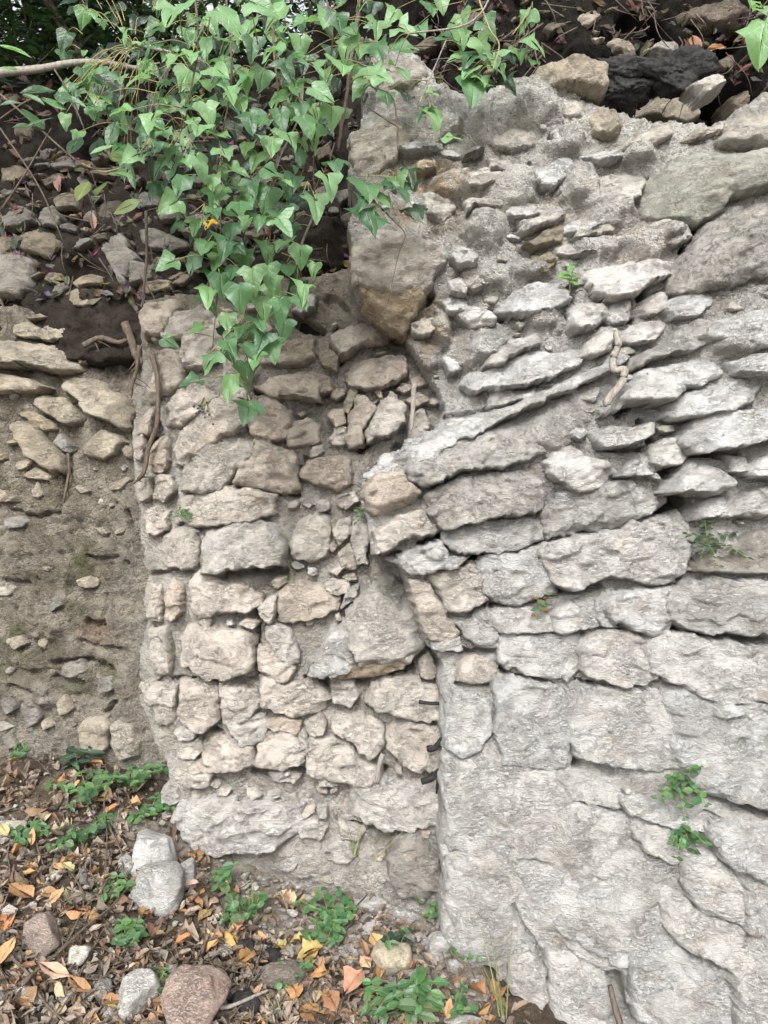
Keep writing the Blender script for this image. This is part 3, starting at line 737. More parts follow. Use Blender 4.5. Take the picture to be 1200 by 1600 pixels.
R_ST = """
w 1.5 0 .1|692,1190 750,1187 780,1215 770,1300 740,1340 700,1330
w 1.5 0 .1|786,1214 868,1210 893,1248 890,1300 880,1342 800,1344 781,1300
w 1.5 0 .1|896,1258 930,1268 972,1276 992,1290 990,1360 940,1372 884,1356 892,1310
w 1.5 0 .1|700,1347 788,1352 796,1410 770,1500 720,1480 696,1420
w 1.5 0 .1|808,1352 900,1374 1000,1384 1038,1412 1036,1460 960,1500 884,1466 822,1430
w 1.5 0 .1|858,1482 900,1504 950,1528 946,1610 862,1600
w 1.5 0 .1|994,1502 1045,1480 1100,1504 1158,1528 1150,1610 1000,1610
m 4 0 .3|893,377 905,347 925,330 950,345 955,365 930,377
m 4 0 .2|1008,344 1050,338 1075,354 1075,380 1040,394 1010,382
m 4 0 .3|722,425 745,415 768,420 770,443 740,458 725,450
m 4.5 0 .3|805,332 830,310 870,314 885,343 850,358 815,372
m 4 0 .2|952,268 985,264 1003,290 992,325 950,332 918,305 922,270
m 4 0 .3|715,264 750,257 780,264 782,290 745,298 718,288
m 4 0 .3|722,312 760,302 790,306 792,322 772,326 745,324 728,338
T 3 0 .3|830,397 855,392 868,410 850,432 832,425
m 4 0 .3|758,207 800,192 828,200 824,212 838,228 800,240 762,235
m 4 0 .3|815,162 860,147 905,162 918,186 880,188 858,176 826,186
m 4 0 .3|745,167 790,152 812,165 808,188 765,195
m 4 0 .3|870,290 905,275 915,300 890,322 872,312
w 5 0 .4|860,205 895,196 918,212 905,232 870,232
m 3.5 0 .2|690,200 715,190 722,210 700,225
m 3.5 0 .2|662,300 700,292 712,330 690,352 664,340
m 4 0 .2|760,250 800,246 812,262 790,280 764,272
w 4 0 .4|690,470 700,466 730,470 728,490 700,492
m 3.5 0 .3|900,250 915,262 912,285 890,290
m 4 0 .3|1085,120 1120,118 1128,140 1098,150
w 3 0 .2|692,833 705,827 770,812 843,807 850,843 800,860 750,867 715,864 697,850
g 4 0 .2|843,805 850,795 880,775 950,755 1010,742 1030,750 1036,780 1020,800 960,825 900,835 855,845
w 4.5 0 .1|840,857 870,845 940,830 990,818 1030,804 1055,800 1070,815 1070,850 1060,890 1035,912 990,908 940,903 900,925 880,918 862,908 855,885
w 3.5 0 0|745,880 760,866 800,860 838,858 850,885 862,908 870,925 850,935 810,947 775,942 755,925 745,905
w 3 0 .2|760,958 780,950 830,948 860,958 862,985 820,990 780,990 765,980
w 3 0 .2|862,965 870,950 900,940 928,935 932,960 930,980 900,985 880,992 865,985
w 4 0 .15|942,940 955,926 1000,920 1050,918 1052,950 1055,970 1040,985 1010,997 990,985 960,975 945,965
w 2 0 0|928,940 942,935 948,965 965,980 940,980 930,965
g 4 0 .1|1052,925 1080,910 1140,905 1200,905 1260,910 1260,990 1150,990 1110,993 1070,985 1055,970
w 2.5 0 .2|775,1000 800,990 870,992 905,985 906,1020 905,1045 880,1062 850,1060 810,1053 782,1040
w 3.5 0 .2|908,1005 925,990 950,982 985,988 1005,1000 1018,1010 1020,1055 1000,1068 970,1070 930,1065 908,1050
w 4 0 .1|1018,1005 1040,992 1070,990 1110,1000 1160,1005 1260,1010 1260,1090 1160,1090 1120,1100 1080,1080 1050,1065 1025,1060
w 4.5 0 .2|1055,1085 1100,1085 1150,1095 1260,1090 1260,1250 1180,1250 1120,1245 1090,1240 1070,1210 1058,1150
w 3.2 0 .1|775,1065 830,1062 880,1070 885,1110 890,1150 880,1200 830,1205 785,1200 775,1150
w 3 0 .2|895,1075 950,1075 1010,1072 1050,1080 1058,1120 1055,1190 1020,1200 950,1195 905,1190 890,1130
W 3 0 .2|978,1262 990,1254 1040,1258 1080,1270 1108,1268 1110,1290 1080,1292 1020,1287 985,1275
w 2.8 0 .1|990,1294 1050,1294 1065,1305 1065,1325 1050,1345 1010,1335 995,1315
w 4 0 .3|1118,1310 1130,1295 1170,1290 1260,1290 1260,1390 1190,1375 1160,1362 1130,1345
w 3 0 .2|1068,1350 1080,1330 1100,1322 1118,1335 1148,1365 1155,1395 1162,1425 1158,1440 1130,1435 1100,1428 1080,1410 1072,1385
w 3.2 0 .2|1045,1420 1050,1405 1085,1420 1110,1435 1155,1443 1175,1475 1172,1510 1165,1520 1130,1505 1110,1495 1070,1490 1048,1465
w 3 0 .1|1172,1390 1200,1385 1260,1390 1260,1540 1195,1530 1170,1515 1178,1475
w 2.5 0 .1|1160,1535 1200,1540 1260,1540 1260,1640 1170,1640 1155,1580
w 2.5 0 .2|800,1500 830,1495 852,1515 855,1560 835,1590 808,1580 795,1540
c 6 0 .35|918,415 935,408 980,405 1030,403 1052,408 1050,430 1040,440 1000,455 985,466 950,470 940,465 925,445
G 7 0 .2|1058,430 1070,400 1100,365 1130,325 1170,318 1260,318 1260,440 1170,445 1110,452 1075,455 1062,445|-120,.2,34;80,.55,58;170,.55,40;-60,.3,20
l 9 .1 .1|1003,278 1020,255 1055,243 1070,225 1090,212 1120,215 1140,230 1170,240 1260,255 1260,318 1170,318 1130,325 1110,345 1080,355 1060,340 1030,330 1015,310|-70,.25,32;75,.45,55;170,.45,38;10,.35,18;120,.5,40
c 7 0 .1|1125,215 1150,185 1180,150 1260,147 1260,250 1190,240 1160,230 1135,225
c 5 0 .4|886,480 895,460 930,465 945,480 948,500 925,515 900,522 890,515
c 4 0 .3|948,475 980,465 983,490 975,505 955,508 948,495
w 3 0 .3|985,485 1010,465 1043,450 1042,475 1040,490 1010,495 990,492
w 5 0 .4|906,555 925,520 945,508 960,515 965,530 950,550 930,560 908,562
W 4 0 .3|962,530 975,510 1010,500 1045,500 1035,520 1015,535 985,540
g 5 0 .3|968,570 985,555 1020,545 1045,530 1060,510 1090,500 1118,510 1110,535 1080,550 1040,560 1010,570 985,580
w 7 0 .4|945,650 962,625 985,600 1000,580 1050,565 1100,555 1145,560 1135,580 1100,600 1060,612 1040,632 1010,632 985,630 962,645
W 5 0 .3|1040,640 1060,620 1100,600 1150,590 1185,600 1180,625 1150,640 1100,650 1060,655 1043,650
w 6 0 .3|1073,690 1085,660 1110,645 1160,640 1260,625 1260,680 1180,690 1150,700 1110,707 1085,707
W 4 0 .3|930,670 950,664 990,668 1018,660 1015,680 995,690 975,700 940,700 930,690
w 3 0 .2|1018,700 1040,685 1070,690 1075,710 1060,725 1030,730 1020,720
W 3 0 .3|965,745 975,730 990,712 1005,725 1020,740 1000,745
W 6 0 .4|1040,770 1055,755 1075,735 1085,715 1110,720 1135,740 1135,765 1110,775 1080,770 1050,772
w 5 0 .2|850,720 880,695 900,690 920,715 945,715 960,740 940,760 900,770 870,750
W 8 .1 -.1|568,745 600,715 650,680 700,652 760,640 800,632 850,612 900,590 952,560 964,574 922,598 880,620 830,636 795,655 745,680 696,706 655,742 600,752
P 6 0 .2|568,752 600,738 632,733 642,755 657,772 650,785 620,795 590,806 572,796 566,772
g 6 0 .25|634,735 680,702 740,672 800,650 838,655 850,690 842,715 780,732 720,738 660,765 642,752
g 6 0 .2|658,772 720,742 780,736 835,727 852,770 845,800 770,810 692,830 668,805
w 7 0 .4|723,595 740,572 765,575 800,552 830,545 870,555 905,547 905,570 870,590 820,605 780,610 740,608
W 7 0 .3|755,572 775,550 800,530 840,520 846,535 810,553 782,574
w 5 0 .3|705,485 720,475 760,488 775,505 770,512 735,514
w 5 0 .4|775,480 785,465 800,450 830,440 870,440 887,452 885,475 870,490 830,495 800,490
T 4 0 .4|815,385 850,360 880,340 886,355 880,375 850,390 835,394
W 4 -.1 .4|820,278 850,255 895,235 912,238 910,260 880,285 858,307 845,300|58,.82,50
t 9 0 .1|835,105 850,85 890,70 925,85 945,110 945,145 935,155 900,140 860,130 840,120
t 6 0 .3|925,165 945,160 970,180 975,200 960,220 945,228 930,210 920,190
c 5 0 .4|905,250 930,238 962,235 985,240 965,255 930,262
c 5 0 .3|960,240 985,215 1010,202 1038,195 1055,206 1038,225 1010,236
c 5 0 .3|1065,215 1090,197 1130,196 1120,213 1085,222
c 5 0 .3|700,400 715,385 745,385 748,405 735,420 710,415
p 5.5 -.1 .1|550,385 560,355 600,348 640,360 700,380 705,395 685,420 670,452 645,462 615,455 580,448 553,445 548,420
o 4 0 -.5|553,447 580,450 620,458 668,456 655,485 632,520 600,502 570,485
c 5 0 0|550,250 545,200 580,180 620,172 645,175 648,220 625,245 610,270 580,280 555,275
c 4.5 0 0|585,70 640,85 668,105 665,125 640,150 600,145 570,130 575,90
c 5 0 .2|625,238 650,222 692,218 692,230 660,240 632,246
k 6 0 .2|720,245 735,228 755,228 757,240 740,250 722,255
o 5 0 .2|650,257 665,245 680,255 680,270 660,278 650,270
p 4 0 .2|580,830 620,808 655,795 690,830 660,840 620,850 600,865 580,868
w 4 0 .2|620,868 650,855 690,845 705,870 735,866 715,885 680,895 645,897 625,885
p 3 0 .1|637,905 663,902 688,940 705,968 720,990 700,1010 665,1000 650,960
p 3.5 0 .2|667,900 745,880 752,915 766,940 735,955 705,963 690,938
w 2.5 0 .2|706,968 740,958 765,945 776,994 778,1010 750,1015 722,988
w 2 0 .2|670,1003 718,994 722,1016 690,1018 676,1014
p 2 0 .2|717,1040 740,1025 775,1030 775,1062 740,1068 715,1065
w 2.5 0 .1|692,1075 740,1080 765,1090 770,1140 750,1175 720,1185 695,1170
W 4 0 .2|1085,800 1110,778 1140,775 1130,800 1105,810 1085,815
w 4 0 .2|1140,780 1200,760 1260,760 1260,800 1170,810 1135,810
k 3 0 .2|1100,872 1140,850 1190,830 1260,820 1260,895 1150,898 1100,896
w 4 0 .2|1165,735 1190,715 1260,700 1260,750 1180,745
w 4 0 .2|1115,525 1125,500 1160,490 1260,470 1260,540 1180,545 1140,530
c 3 0 .2|1042,475 1060,460 1108,458 1118,470 1080,500 1050,498
c 4 0 .4|790,330 815,315 845,318 850,335 820,348 795,345
c 4 0 .4|870,355 905,340 945,335 950,350 915,368 880,370
w 4 0 .4|830,190 858,178 880,190 872,206 842,208
c 4 0 .4|735,340 760,325 775,335 765,355 740,360
w 4 0 .4|740,430 765,420 790,430 775,445 745,448
w 4 0 .4|895,400 910,385 930,388 925,402
w 3 0 .3|905,605 925,600 935,612 922,630 905,628
p 4 0 .4|640,505 665,495 690,500 690,520 660,530 645,522
c 4 0 .2|690,560 715,545 735,555 725,580 700,585
c 4 0 .3|700,440 722,432 735,445 725,462 702,460
w 4 0 .3|1150,560 1180,550 1260,550 1260,585 1195,590 1160,580
w 3 0 .3|870,770 930,748 955,745 945,758 900,775 868,782
w 3 0 .2|1000,740 1025,738 1035,755 1010,742
w 3 0 .2|1140,710 1162,715 1165,740 1140,738
w 4 0 .3|770,600 815,612 850,606 845,622 800,632 765,634
"""
M_ST = """
P 5.8 0 .2|220,475 240,472 280,470 285,480 260,520 225,525
p 4.8 0 .2|256,512 258,500 300,480 325,462 330,500 280,530 255,530
p 4.8 0 0|285,530 320,490 345,487 352,510 350,560 320,575 290,580 285,550
P 4.8 0 0|215,610 240,580 250,550 285,545 290,600 270,610 230,630
p 4.8 0 .2|250,640 275,612 320,605 340,620 310,650 270,665 250,660
P 3.8 0 0|212,660 225,645 242,640 243,660 235,680 215,675
p 3.8 0 0|205,690 225,680 230,700 225,720 210,715
P 3.8 0 0|232,720 240,690 262,680 265,720 255,735 235,735
p 5.8 0 .1|265,690 285,660 330,620 370,620 385,640 380,665 350,680 320,700 290,725 265,725
p 6.8 0 .25|280,740 300,715 340,685 390,680 395,710 380,730 350,765 310,770 280,765
P 9 .1 .35|393,684 420,690 455,705 467,740 465,762 440,770 400,760 362,757 377,735 396,713|80,.15,45;-100,.3,20;0,.6,45
p 3.8 0 0|240,745 250,740 270,745 275,765 260,785 240,780
p 3.8 0 0|215,750 235,745 238,775 225,785 213,780
p 3.8 0 0|225,800 240,795 265,800 265,825 245,835 225,830
p 5.8 0 -.1|270,780 300,770 345,762 400,765 430,775 425,800 390,815 340,820 290,822 270,805
p 4.3 0 0|245,845 265,828 285,825 310,830 312,880 295,888 265,885 245,870
q 7.8 0 .3|315,830 350,820 400,815 435,830 445,860 440,885 400,885 350,892 320,895 312,870
p 4.3 0 0|225,915 235,910 250,915 255,940 250,970 235,970 228,945
P 4.3 0 0|257,935 268,905 285,915 285,955 270,972 257,965
p 5.3 0 0|297,905 315,895 340,910 370,915 405,930 410,945 385,955 345,955 310,968 297,955
p 4.8 0 0|232,985 260,980 268,1010 265,1050 245,1062 232,1035
p 7.3 0 .15|275,1000 290,982 340,985 390,990 398,1010 395,1045 370,1055 330,1063 300,1050 280,1040
p 4.3 0 0|215,1075 235,1065 275,1070 275,1130 250,1130 235,1100
p 5.8 0 .1|277,1070 320,1065 340,1080 345,1125 320,1138 285,1130
p 5.8 0 0|342,1070 370,1075 400,1080 405,1105 380,1125 345,1130
q 3.8 0 .1|270,1145 300,1137 310,1145 300,1153 280,1153
q 3.8 0 .1|275,1165 310,1155 320,1170 305,1183 278,1180
q 4.8 0 .1|275,1200 310,1190 332,1205 328,1225 290,1228 272,1215
p 4.8 0 .2|310,1180 320,1155 350,1155 395,1165 400,1190 370,1200 325,1202
q 4.8 0 .2|355,1135 370,1120 410,1118 420,1135 412,1155 380,1162
p 5.3 0 .2|402,1190 402,1165 415,1148 440,1143 475,1145 480,1165 478,1190 440,1198
p 4.8 0 .2|480,1160 500,1155 540,1160 560,1180 595,1195 595,1220 560,1225 520,1220 480,1205
p 3.8 0 .1|475,1130 500,1115 510,1130 505,1145 485,1150
p 4.8 0 .2|515,1135 530,1120 570,1115 595,1130 600,1165 580,1180 545,1155 520,1150
p 4.3 0 .1|600,1145 640,1130 695,1130 695,1190 660,1205 630,1195 605,1175
p 5.8 0 .2|573,1100 580,1070 600,1060 650,1062 695,1070 695,1120 650,1123 620,1118 590,1112
p 4.8 0 .2|405,1060 420,1055 450,1070 500,1070 517,1090 510,1105 470,1120 430,1108 408,1100
p 4.8 0 .2|402,1020 425,1010 450,1030 460,1045 445,1070 410,1050
q 4.8 0 .1|415,985 435,975 455,990 465,1030 450,1040 425,1005
p 4.8 0 0|405,950 420,935 432,930 430,955 422,975 410,965
P 4.3 0 -.1|433,935 440,918 465,910 500,915 530,930 530,950 500,965 460,970 437,965
p 4.8 0 .2|507,915 520,905 545,910 548,922 530,930 512,925
q 4.8 0 0|533,950 545,920 558,915 557,935
q 13 .1 .1|540,968 552,945 575,925 598,912 610,900 640,925 660,975 662,1012 640,1030 600,1038 566,1040 545,1005|88,.7,58;-75,.15,30;200,.05,24;20,.6,40
W 11 -.2 .1|478,1057 498,1022 520,985 546,962 558,990 562,1030 545,1050 510,1054|150,.3,35;-100,.4,30
o 8 0 -.6|500,1054 560,1038 640,1026 628,1044 560,1060 515,1061
W 5 0 .2|590,920 600,905 616,903 622,925 610,940 594,938
q 4.8 0 .1|450,850 470,815 495,800 512,805 515,830 510,870 490,880 460,870
p 3.8 0 .1|520,830 530,815 548,810 548,835 530,850
p 4.8 0 .1|530,865 545,850 558,870 555,890 535,885
q 5.8 0 .1|552,815 565,805 578,830 570,870 575,880 560,880 550,850
P 4.8 0 .2|470,740 480,720 520,712 545,715 550,750 530,765 500,755 472,748
P 3.3 0 0|450,680 455,660 480,653 497,665 495,690 465,697 450,695
P 5.8 0 .2|385,660 390,625 420,615 450,640 455,665 445,690 400,683
P 6.8 0 .3|400,605 430,590 470,577 490,580 500,605 497,625 460,620 425,620
P 4.8 0 .2|492,580 515,590 518,610 502,617
t 5.8 0 .2|430,540 450,530 488,528 490,555 475,572 435,570
t 4.8 0 .1|497,550 515,545 528,560 525,580 505,570
p 8.8 0 .3|518,520 540,505 590,503 617,522 600,535 560,540 535,558 520,545
P 6.8 0 .2|540,580 560,560 600,558 630,555 635,585 615,600 580,610 560,605 545,600
P 7.8 0 0|543,690 545,650 560,615 580,630 588,640 568,670 568,695 548,700
p 9 .1 .1|570,680 590,635 610,612 632,640 630,660 605,685 575,690
p 4.8 0 0|512,650 520,640 535,640 540,660 525,668
p 4.8 0 0|515,685 525,668 540,668 540,695 520,695
q 4.8 0 0|640,650 660,640 670,660 665,690 640,690
q 4.8 0 .2|545,1230 600,1220 695,1215 695,1270 650,1285 600,1297 575,1290 550,1285
k 6.8 0 0|605,1345 620,1320 650,1305 680,1330 690,1380 665,1402 630,1402 610,1380
W 8.8 0 -.3|262,1290 280,1262 350,1255 420,1255 470,1265 478,1290 460,1310 420,1330 340,1335 290,1325
q 3.8 0 0|440,1245 460,1243 468,1260 455,1265 442,1260
q 3.8 0 0|495,1262 510,1260 512,1275 498,1278
q 3.8 0 0|385,1235 400,1230 410,1240 395,1248
q 3.8 0 0|465,1285 490,1275 510,1290 500,1310 470,1305
q 3.8 0 0|505,1325 540,1310 560,1330 540,1345 510,1342
q 3.8 0 0|530,1275 545,1290 570,1300 560,1312 535,1305
q 3.8 0 0|250,1240 275,1235 285,1245 270,1255 252,1252
P 4.8 0 .1|420,720 440,722 460,735 465,715 455,705 430,700
p 3.8 0 .1|530,775 555,770 560,785 540,795 528,788
q 3.8 0 .1|495,785 512,780 515,795 500,800
P 3.8 0 .1|590,575 600,640 585,610
p 4.8 0 .1|655,1035 672,1020 682,1045 675,1060 658,1055
q 3.8 0 .1|490,1205 520,1215 530,1228 500,1225
p 3.8 0 0|400,690 420,640 440,650 425,690
q 3.8 0 .1|515,1060 545,1065 560,1085 550,1100 522,1095
t 4.8 0 .1|535,640 545,610 555,600 558,615 545,648
P 4.8 0 .1|415,1130 440,1120 470,1130 465,1143 430,1142
q 3.8 0 0|420,1210 450,1205 470,1212 460,1222 430,1220
p 3.8 0 0|345,495 352,485 380,490 390,510 360,520
p 3.8 0 0|355,560 385,555 400,580 380,600 350,590
p 3.8 0 0|355,600 385,608 388,625 360,620
"""
L_ST = """
k 4 0 .2|5,812 30,806 48,814 40,824 12,826
t 4 0 .2|120,905 145,898 162,906 150,918 126,916
k 4 0 .1|70,938 92,930 100,944 82,954
k 5 0 .1|95,1040 125,1030 140,1046 118,1060 98,1056
k 5 0 .1|150,1062 178,1056 182,1074 160,1084
t 4 0 .1|10,1000 34,992 44,1006 24,1016
k 4 0 .1|0,1095 22,1086 30,1104 10,1118
k 6 0 .1|-60,395 0,395 20,392 50,405 50,445 30,465 -60,465
T 6 0 .3|95,465 130,445 165,450 170,470 150,480 110,482
T 6 0 .2|112,445 140,425 160,430 165,445 128,453
k 7 0 0|160,390 180,360 195,372 215,405 205,412 200,465 185,440 175,410
k 6 0 .1|205,408 240,412 236,438 205,448
T 5 0 .1|210,450 220,438 270,440 268,455 235,460
t 5 0 .2|20,505 40,500 65,515 70,528 40,530 22,520
t 6 0 .2|60,515 80,505 115,515 110,530 85,535 65,530
T 4 0 .2|40,495 75,488 78,497 50,503
t 4 0 .2|90,500 105,495 115,508 100,508
t 9 0 .35|-60,545 0,530 50,528 85,535 110,555 135,578 100,580 50,572 -60,572
t 7 0 .3|-60,585 0,583 40,590 75,605 60,612 -60,615
T 6 0 .1|125,565 150,545 158,548 150,560 130,572
t 9 0 .35|87,585 120,583 160,595 195,620 211,645 208,672 195,672 160,655 120,630 95,600
t 5 0 .2|48,633 65,617 100,620 115,635 132,650 115,665 95,660 65,640
T 4 0 .2|28,645 50,640 80,660 85,670 70,675 45,655
t 7 .1 .1|17,665 30,655 60,675 85,700 103,725 100,742 75,735 45,715 25,685
t 5 0 .1|125,700 155,670 190,680 195,690 185,710 160,718 130,710
k 4 0 .2|85,685 95,678 120,700 110,710 95,702
t 3 0 .2|22,725 40,717 52,722 40,732 25,735
t 3 0 .2|30,745 55,730 85,745 80,752
t 3 0 .1|50,770 58,752 72,775 60,780
t 3 0 .1|9,690 25,685 28,693 15,695
t 3 0 .2|170,760 195,745 205,750 190,765 175,768
t 3 0 .1|115,760 125,757 147,768 130,772
T 4 0 .1|-30,770 0,765 30,775 35,785 -30,785
t 2.5 0 .1|50,885 57,872 70,883 88,888 75,893
t 7 0 0|120,1140 140,1120 165,1120 177,1135 165,1165 150,1182 130,1180 122,1160
c 6 0 0|175,1135 185,1122 205,1125 220,1160 215,1185 190,1190 172,1165
t 4 0 0|90,1100 100,1080 118,1105 105,1115 90,1112
k 4 0 .2|45,1070 65,1062 80,1080 60,1092
k 5 0 0|30,1090 50,1085 68,1120 50,1135 38,1120
t 3 0 .1|150,825 162,823 172,832 165,840
t 3 0 0|62,1128 80,1120 90,1132 70,1140
k 3 0 0|5,1150 20,1142 28,1165 10,1172
T 3 0 0|65,985 78,1000 72,1018 60,1005
t 3 0 .1|185,690 205,700 210,720 195,712
"""
B_ST = """
T 7 0 .2|25,370 50,355 90,360 100,385 85,410 50,400 25,385
k 6 0 .1|5,330 20,312 45,325 60,350 40,365 5,355
k 6 0 .1|60,330 80,320 100,340 95,357 70,355
k 6 0 .2|215,360 240,355 290,370 297,390 270,400 225,385
T 6 0 .1|80,310 100,295 130,305 125,330 95,330
T 6 0 .1|300,370 320,368 330,385 310,400
T 5 0 .1|0,262 30,255 48,275 30,290 0,285
k 5 0 .1|70,250 110,240 120,262 90,270
T 5 0 .1|-20,150 20,138 35,165 20,180 -20,175
k 5 0 .1|210,300 250,300 262,322 225,330
k 6 0 .1|240,325 280,322 290,345 255,352
k 5 0 .1|395,275 420,268 432,288 405,296
k 5 0 .1|520,300 545,292 550,312 530,322
d 6 0 .1|530,335 555,330 562,350 540,358
d 6 0 .1|470,355 500,350 505,372 478,378
d 5 0 .1|490,230 515,225 520,248 498,255
k 5 0 .1|505,120 535,122 530,150 510,160
k 6 0 .1|130,330 150,328 152,350 135,352
t 7 0 .2|945,75 965,52 985,58 1000,75 995,90 970,97 955,95
c 7 0 .2|1000,85 1040,65 1065,62 1067,75 1050,92 1010,90
t 7 0 .2|980,165 1000,155 1040,160 1075,148 1093,165 1090,185 1070,198 1040,190 1000,188
t 4 0 .1|897,35 918,18 938,12 940,28 915,52
d 6 0 .1|1062,10 1100,0 1150,5 1180,20 1160,45 1110,40 1075,30
t 5 0 .1|918,62 930,58 945,62 940,72 925,72
d 6 0 .1|640,60 680,62 690,80 660,90 640,80
d 6 0 .1|700,30 740,25 755,45 720,58
T 6 0 .1|1140,150 1160,145 1165,170 1148,180
d 5 0 .1|850,40 870,30 880,50 860,58
d 4 0 .1|1120,95 1140,88 1148,105 1130,112
"""
def load(txt, wall, D, **kw):
    for ln in txt.strip().split('\n'):
        a, p, *fc = ln.split('|')
        c, T, gx, gy = a.split()
        k2 = dict(kw)
        if wall is WALL_R:
            if 230 < pts(p)[:, 1].mean() < 760:
                T, gy = float(T)*1.25+.8, float(gy)*1.3
                if c in 'wc': c = 'W'
            elif pts(p)[:, 1].mean() > 800: k2['bev'] = (.6, .96, 12, 48)
        if wall is WALL_M: k2['bev'] = (.55, .95, 12, 50); k2['grow'] = 2.2
        if fc: k2['faces'] = [tuple(float(q) for q in f.split(',')) for f in fc[0].split(';')]
        stone(wall, D, c, float(T), float(gx), float(gy), p, **k2)
load(R_ST, WALL_R, D_right, rough=1.25)
load(M_ST, WALL_M, D_mid, rough=1.25)
load(L_ST, WALL_L, D_left, bury=0.03, rough=0.8)
load(B_ST, bank, D_bank, bury=0.04, rough=0.9)

# small stones filling the joints between the traced ones
def fill(wall, D, outline, n, size, codes, T, seed, weight=None, clip=(-60, 1260)):
    r_ = random.Random(seed)
    O = pts(outline)
    lo, hi = O.min(0), O.max(0)
    others = PLACED.get(wall.name, [])[:]
    holes = [(pts(l), w) for l, w, d in {WALL_R.name: CREV_R, WALL_M.name: CREV_M, WALL_L.name: CREV_L, bank.name: CREV_B}[wall.name]]
    k = t = 0
    small = []
    while k < n and t < n*14:
        t += 1
        u, v = r_.uniform(max(lo[0], clip[0]), min(hi[0], clip[1])), r_.uniform(lo[1], min(hi[1], 1600))
        if weight and r_.random() > weight(u, v): continue
        s = r_.uniform(*size)*(1 if r_.random() > .25 else 1.5)
        a, b = np.array([[u]]), np.array([[v]])
        if sdf(O, a, b)[0, 0] < s: continue
        if any((polyline_dist(L, a, b)[0, 0] if len(L) > 1 else math.hypot(u-L[0, 0], v-L[0, 1])) < w+s*.6 for L, w in holes): continue
        if any(np.hypot(*(p.mean(0)-[u, v])) < 160 and sdf(p, a, b)[0, 0] > -s*0.62 for p in others): continue
        q = r_.randint(4, 6); th = r_.random()*6.28; asp = r_.uniform(.45, .85); rot = r_.uniform(-.6, .4)
        P = []
        for i in range(q):
            w = th+6.283*(i+r_.uniform(-.25, .25))/q
            x, y = s*math.cos(w)*r_.uniform(.8, 1.15), s*asp*math.sin(w)*r_.uniform(.8, 1.15)
            P.append((u+x*math.cos(rot)-y*math.sin(rot), v+x*math.sin(rot)+y*math.cos(rot)))
        P = np.array(P)
        others.append(P)
        stone(wall, D, r_.choice(codes), r_.uniform(*T), 0, r_.uniform(0, .4), P, bury=0.022)
        k += 1
fill(WALL_R, D_right, "560,100 700,150 840,130 950,200 1130,215 1260,260 1260,760 880,760 690,700 740,620 640,520 560,460 556,300", 26, (10, 20), 'wmWm', (2.5, 4.5), 5)
fill(WALL_R, D_right, OUT_R, 70, (4, 8), 'wmm', (1.2, 2.2), 15, lambda u, v: .35 if v > 760 else 1.0)
fill(WALL_M, D_mid, "228,480 330,470 440,450 560,430 640,560 690,640 570,740 570,860 640,930 684,1100 684,1390 480,1390 280,1290 270,1180 225,1080 235,900 220,700", 50, (7, 16), 'ppwpcPw', (1.8, 3.6), 6)
fill(WALL_M, D_mid, "560,470 640,540 730,640 690,700 640,720 600,600 540,560", 14, (10, 20), 'pPwc', (2, 5), 16)
fill(WALL_L, D_left, "-60,500 210,560 205,760 220,1100 100,1150 -60,1160", 42, (5, 13), 'tTtTkc', (1, 2.6), 8, lambda u, v: 1.0 if v < 800 or v > 1020 else .4)
fill(bank, D_bank, "-60,200 200,160 520,140 545,330 520,470 220,470 -60,480", 170, (8, 25), 'kdkdT', (2, 6), 9)
fill(bank, D_bank, "660,-10 960,-10 1260,-10 1260,150 960,140 880,80 760,130 680,110", 45, (5, 13), 'dddT', (2, 4), 10)
# the walls run on beyond both sides of the photograph
fill(WALL_R, D_right, "1275,180 1920,150 1920,1640 1275,1640", 70, (26, 52), 'wwWgm', (2.5, 5), 51, clip=(1270, 1920))
fill(WALL_L, D_left, "-690,500 -70,500 -70,1160 -690,1160", 34, (12, 34), 'tTkt', (2, 5), 52, clip=(-690, -70))
fill(bank, D_bank, "-690,200 -70,200 -70,450 -690,450", 30, (12, 34), 'kdT', (2, 6), 53, clip=(-690, -70))
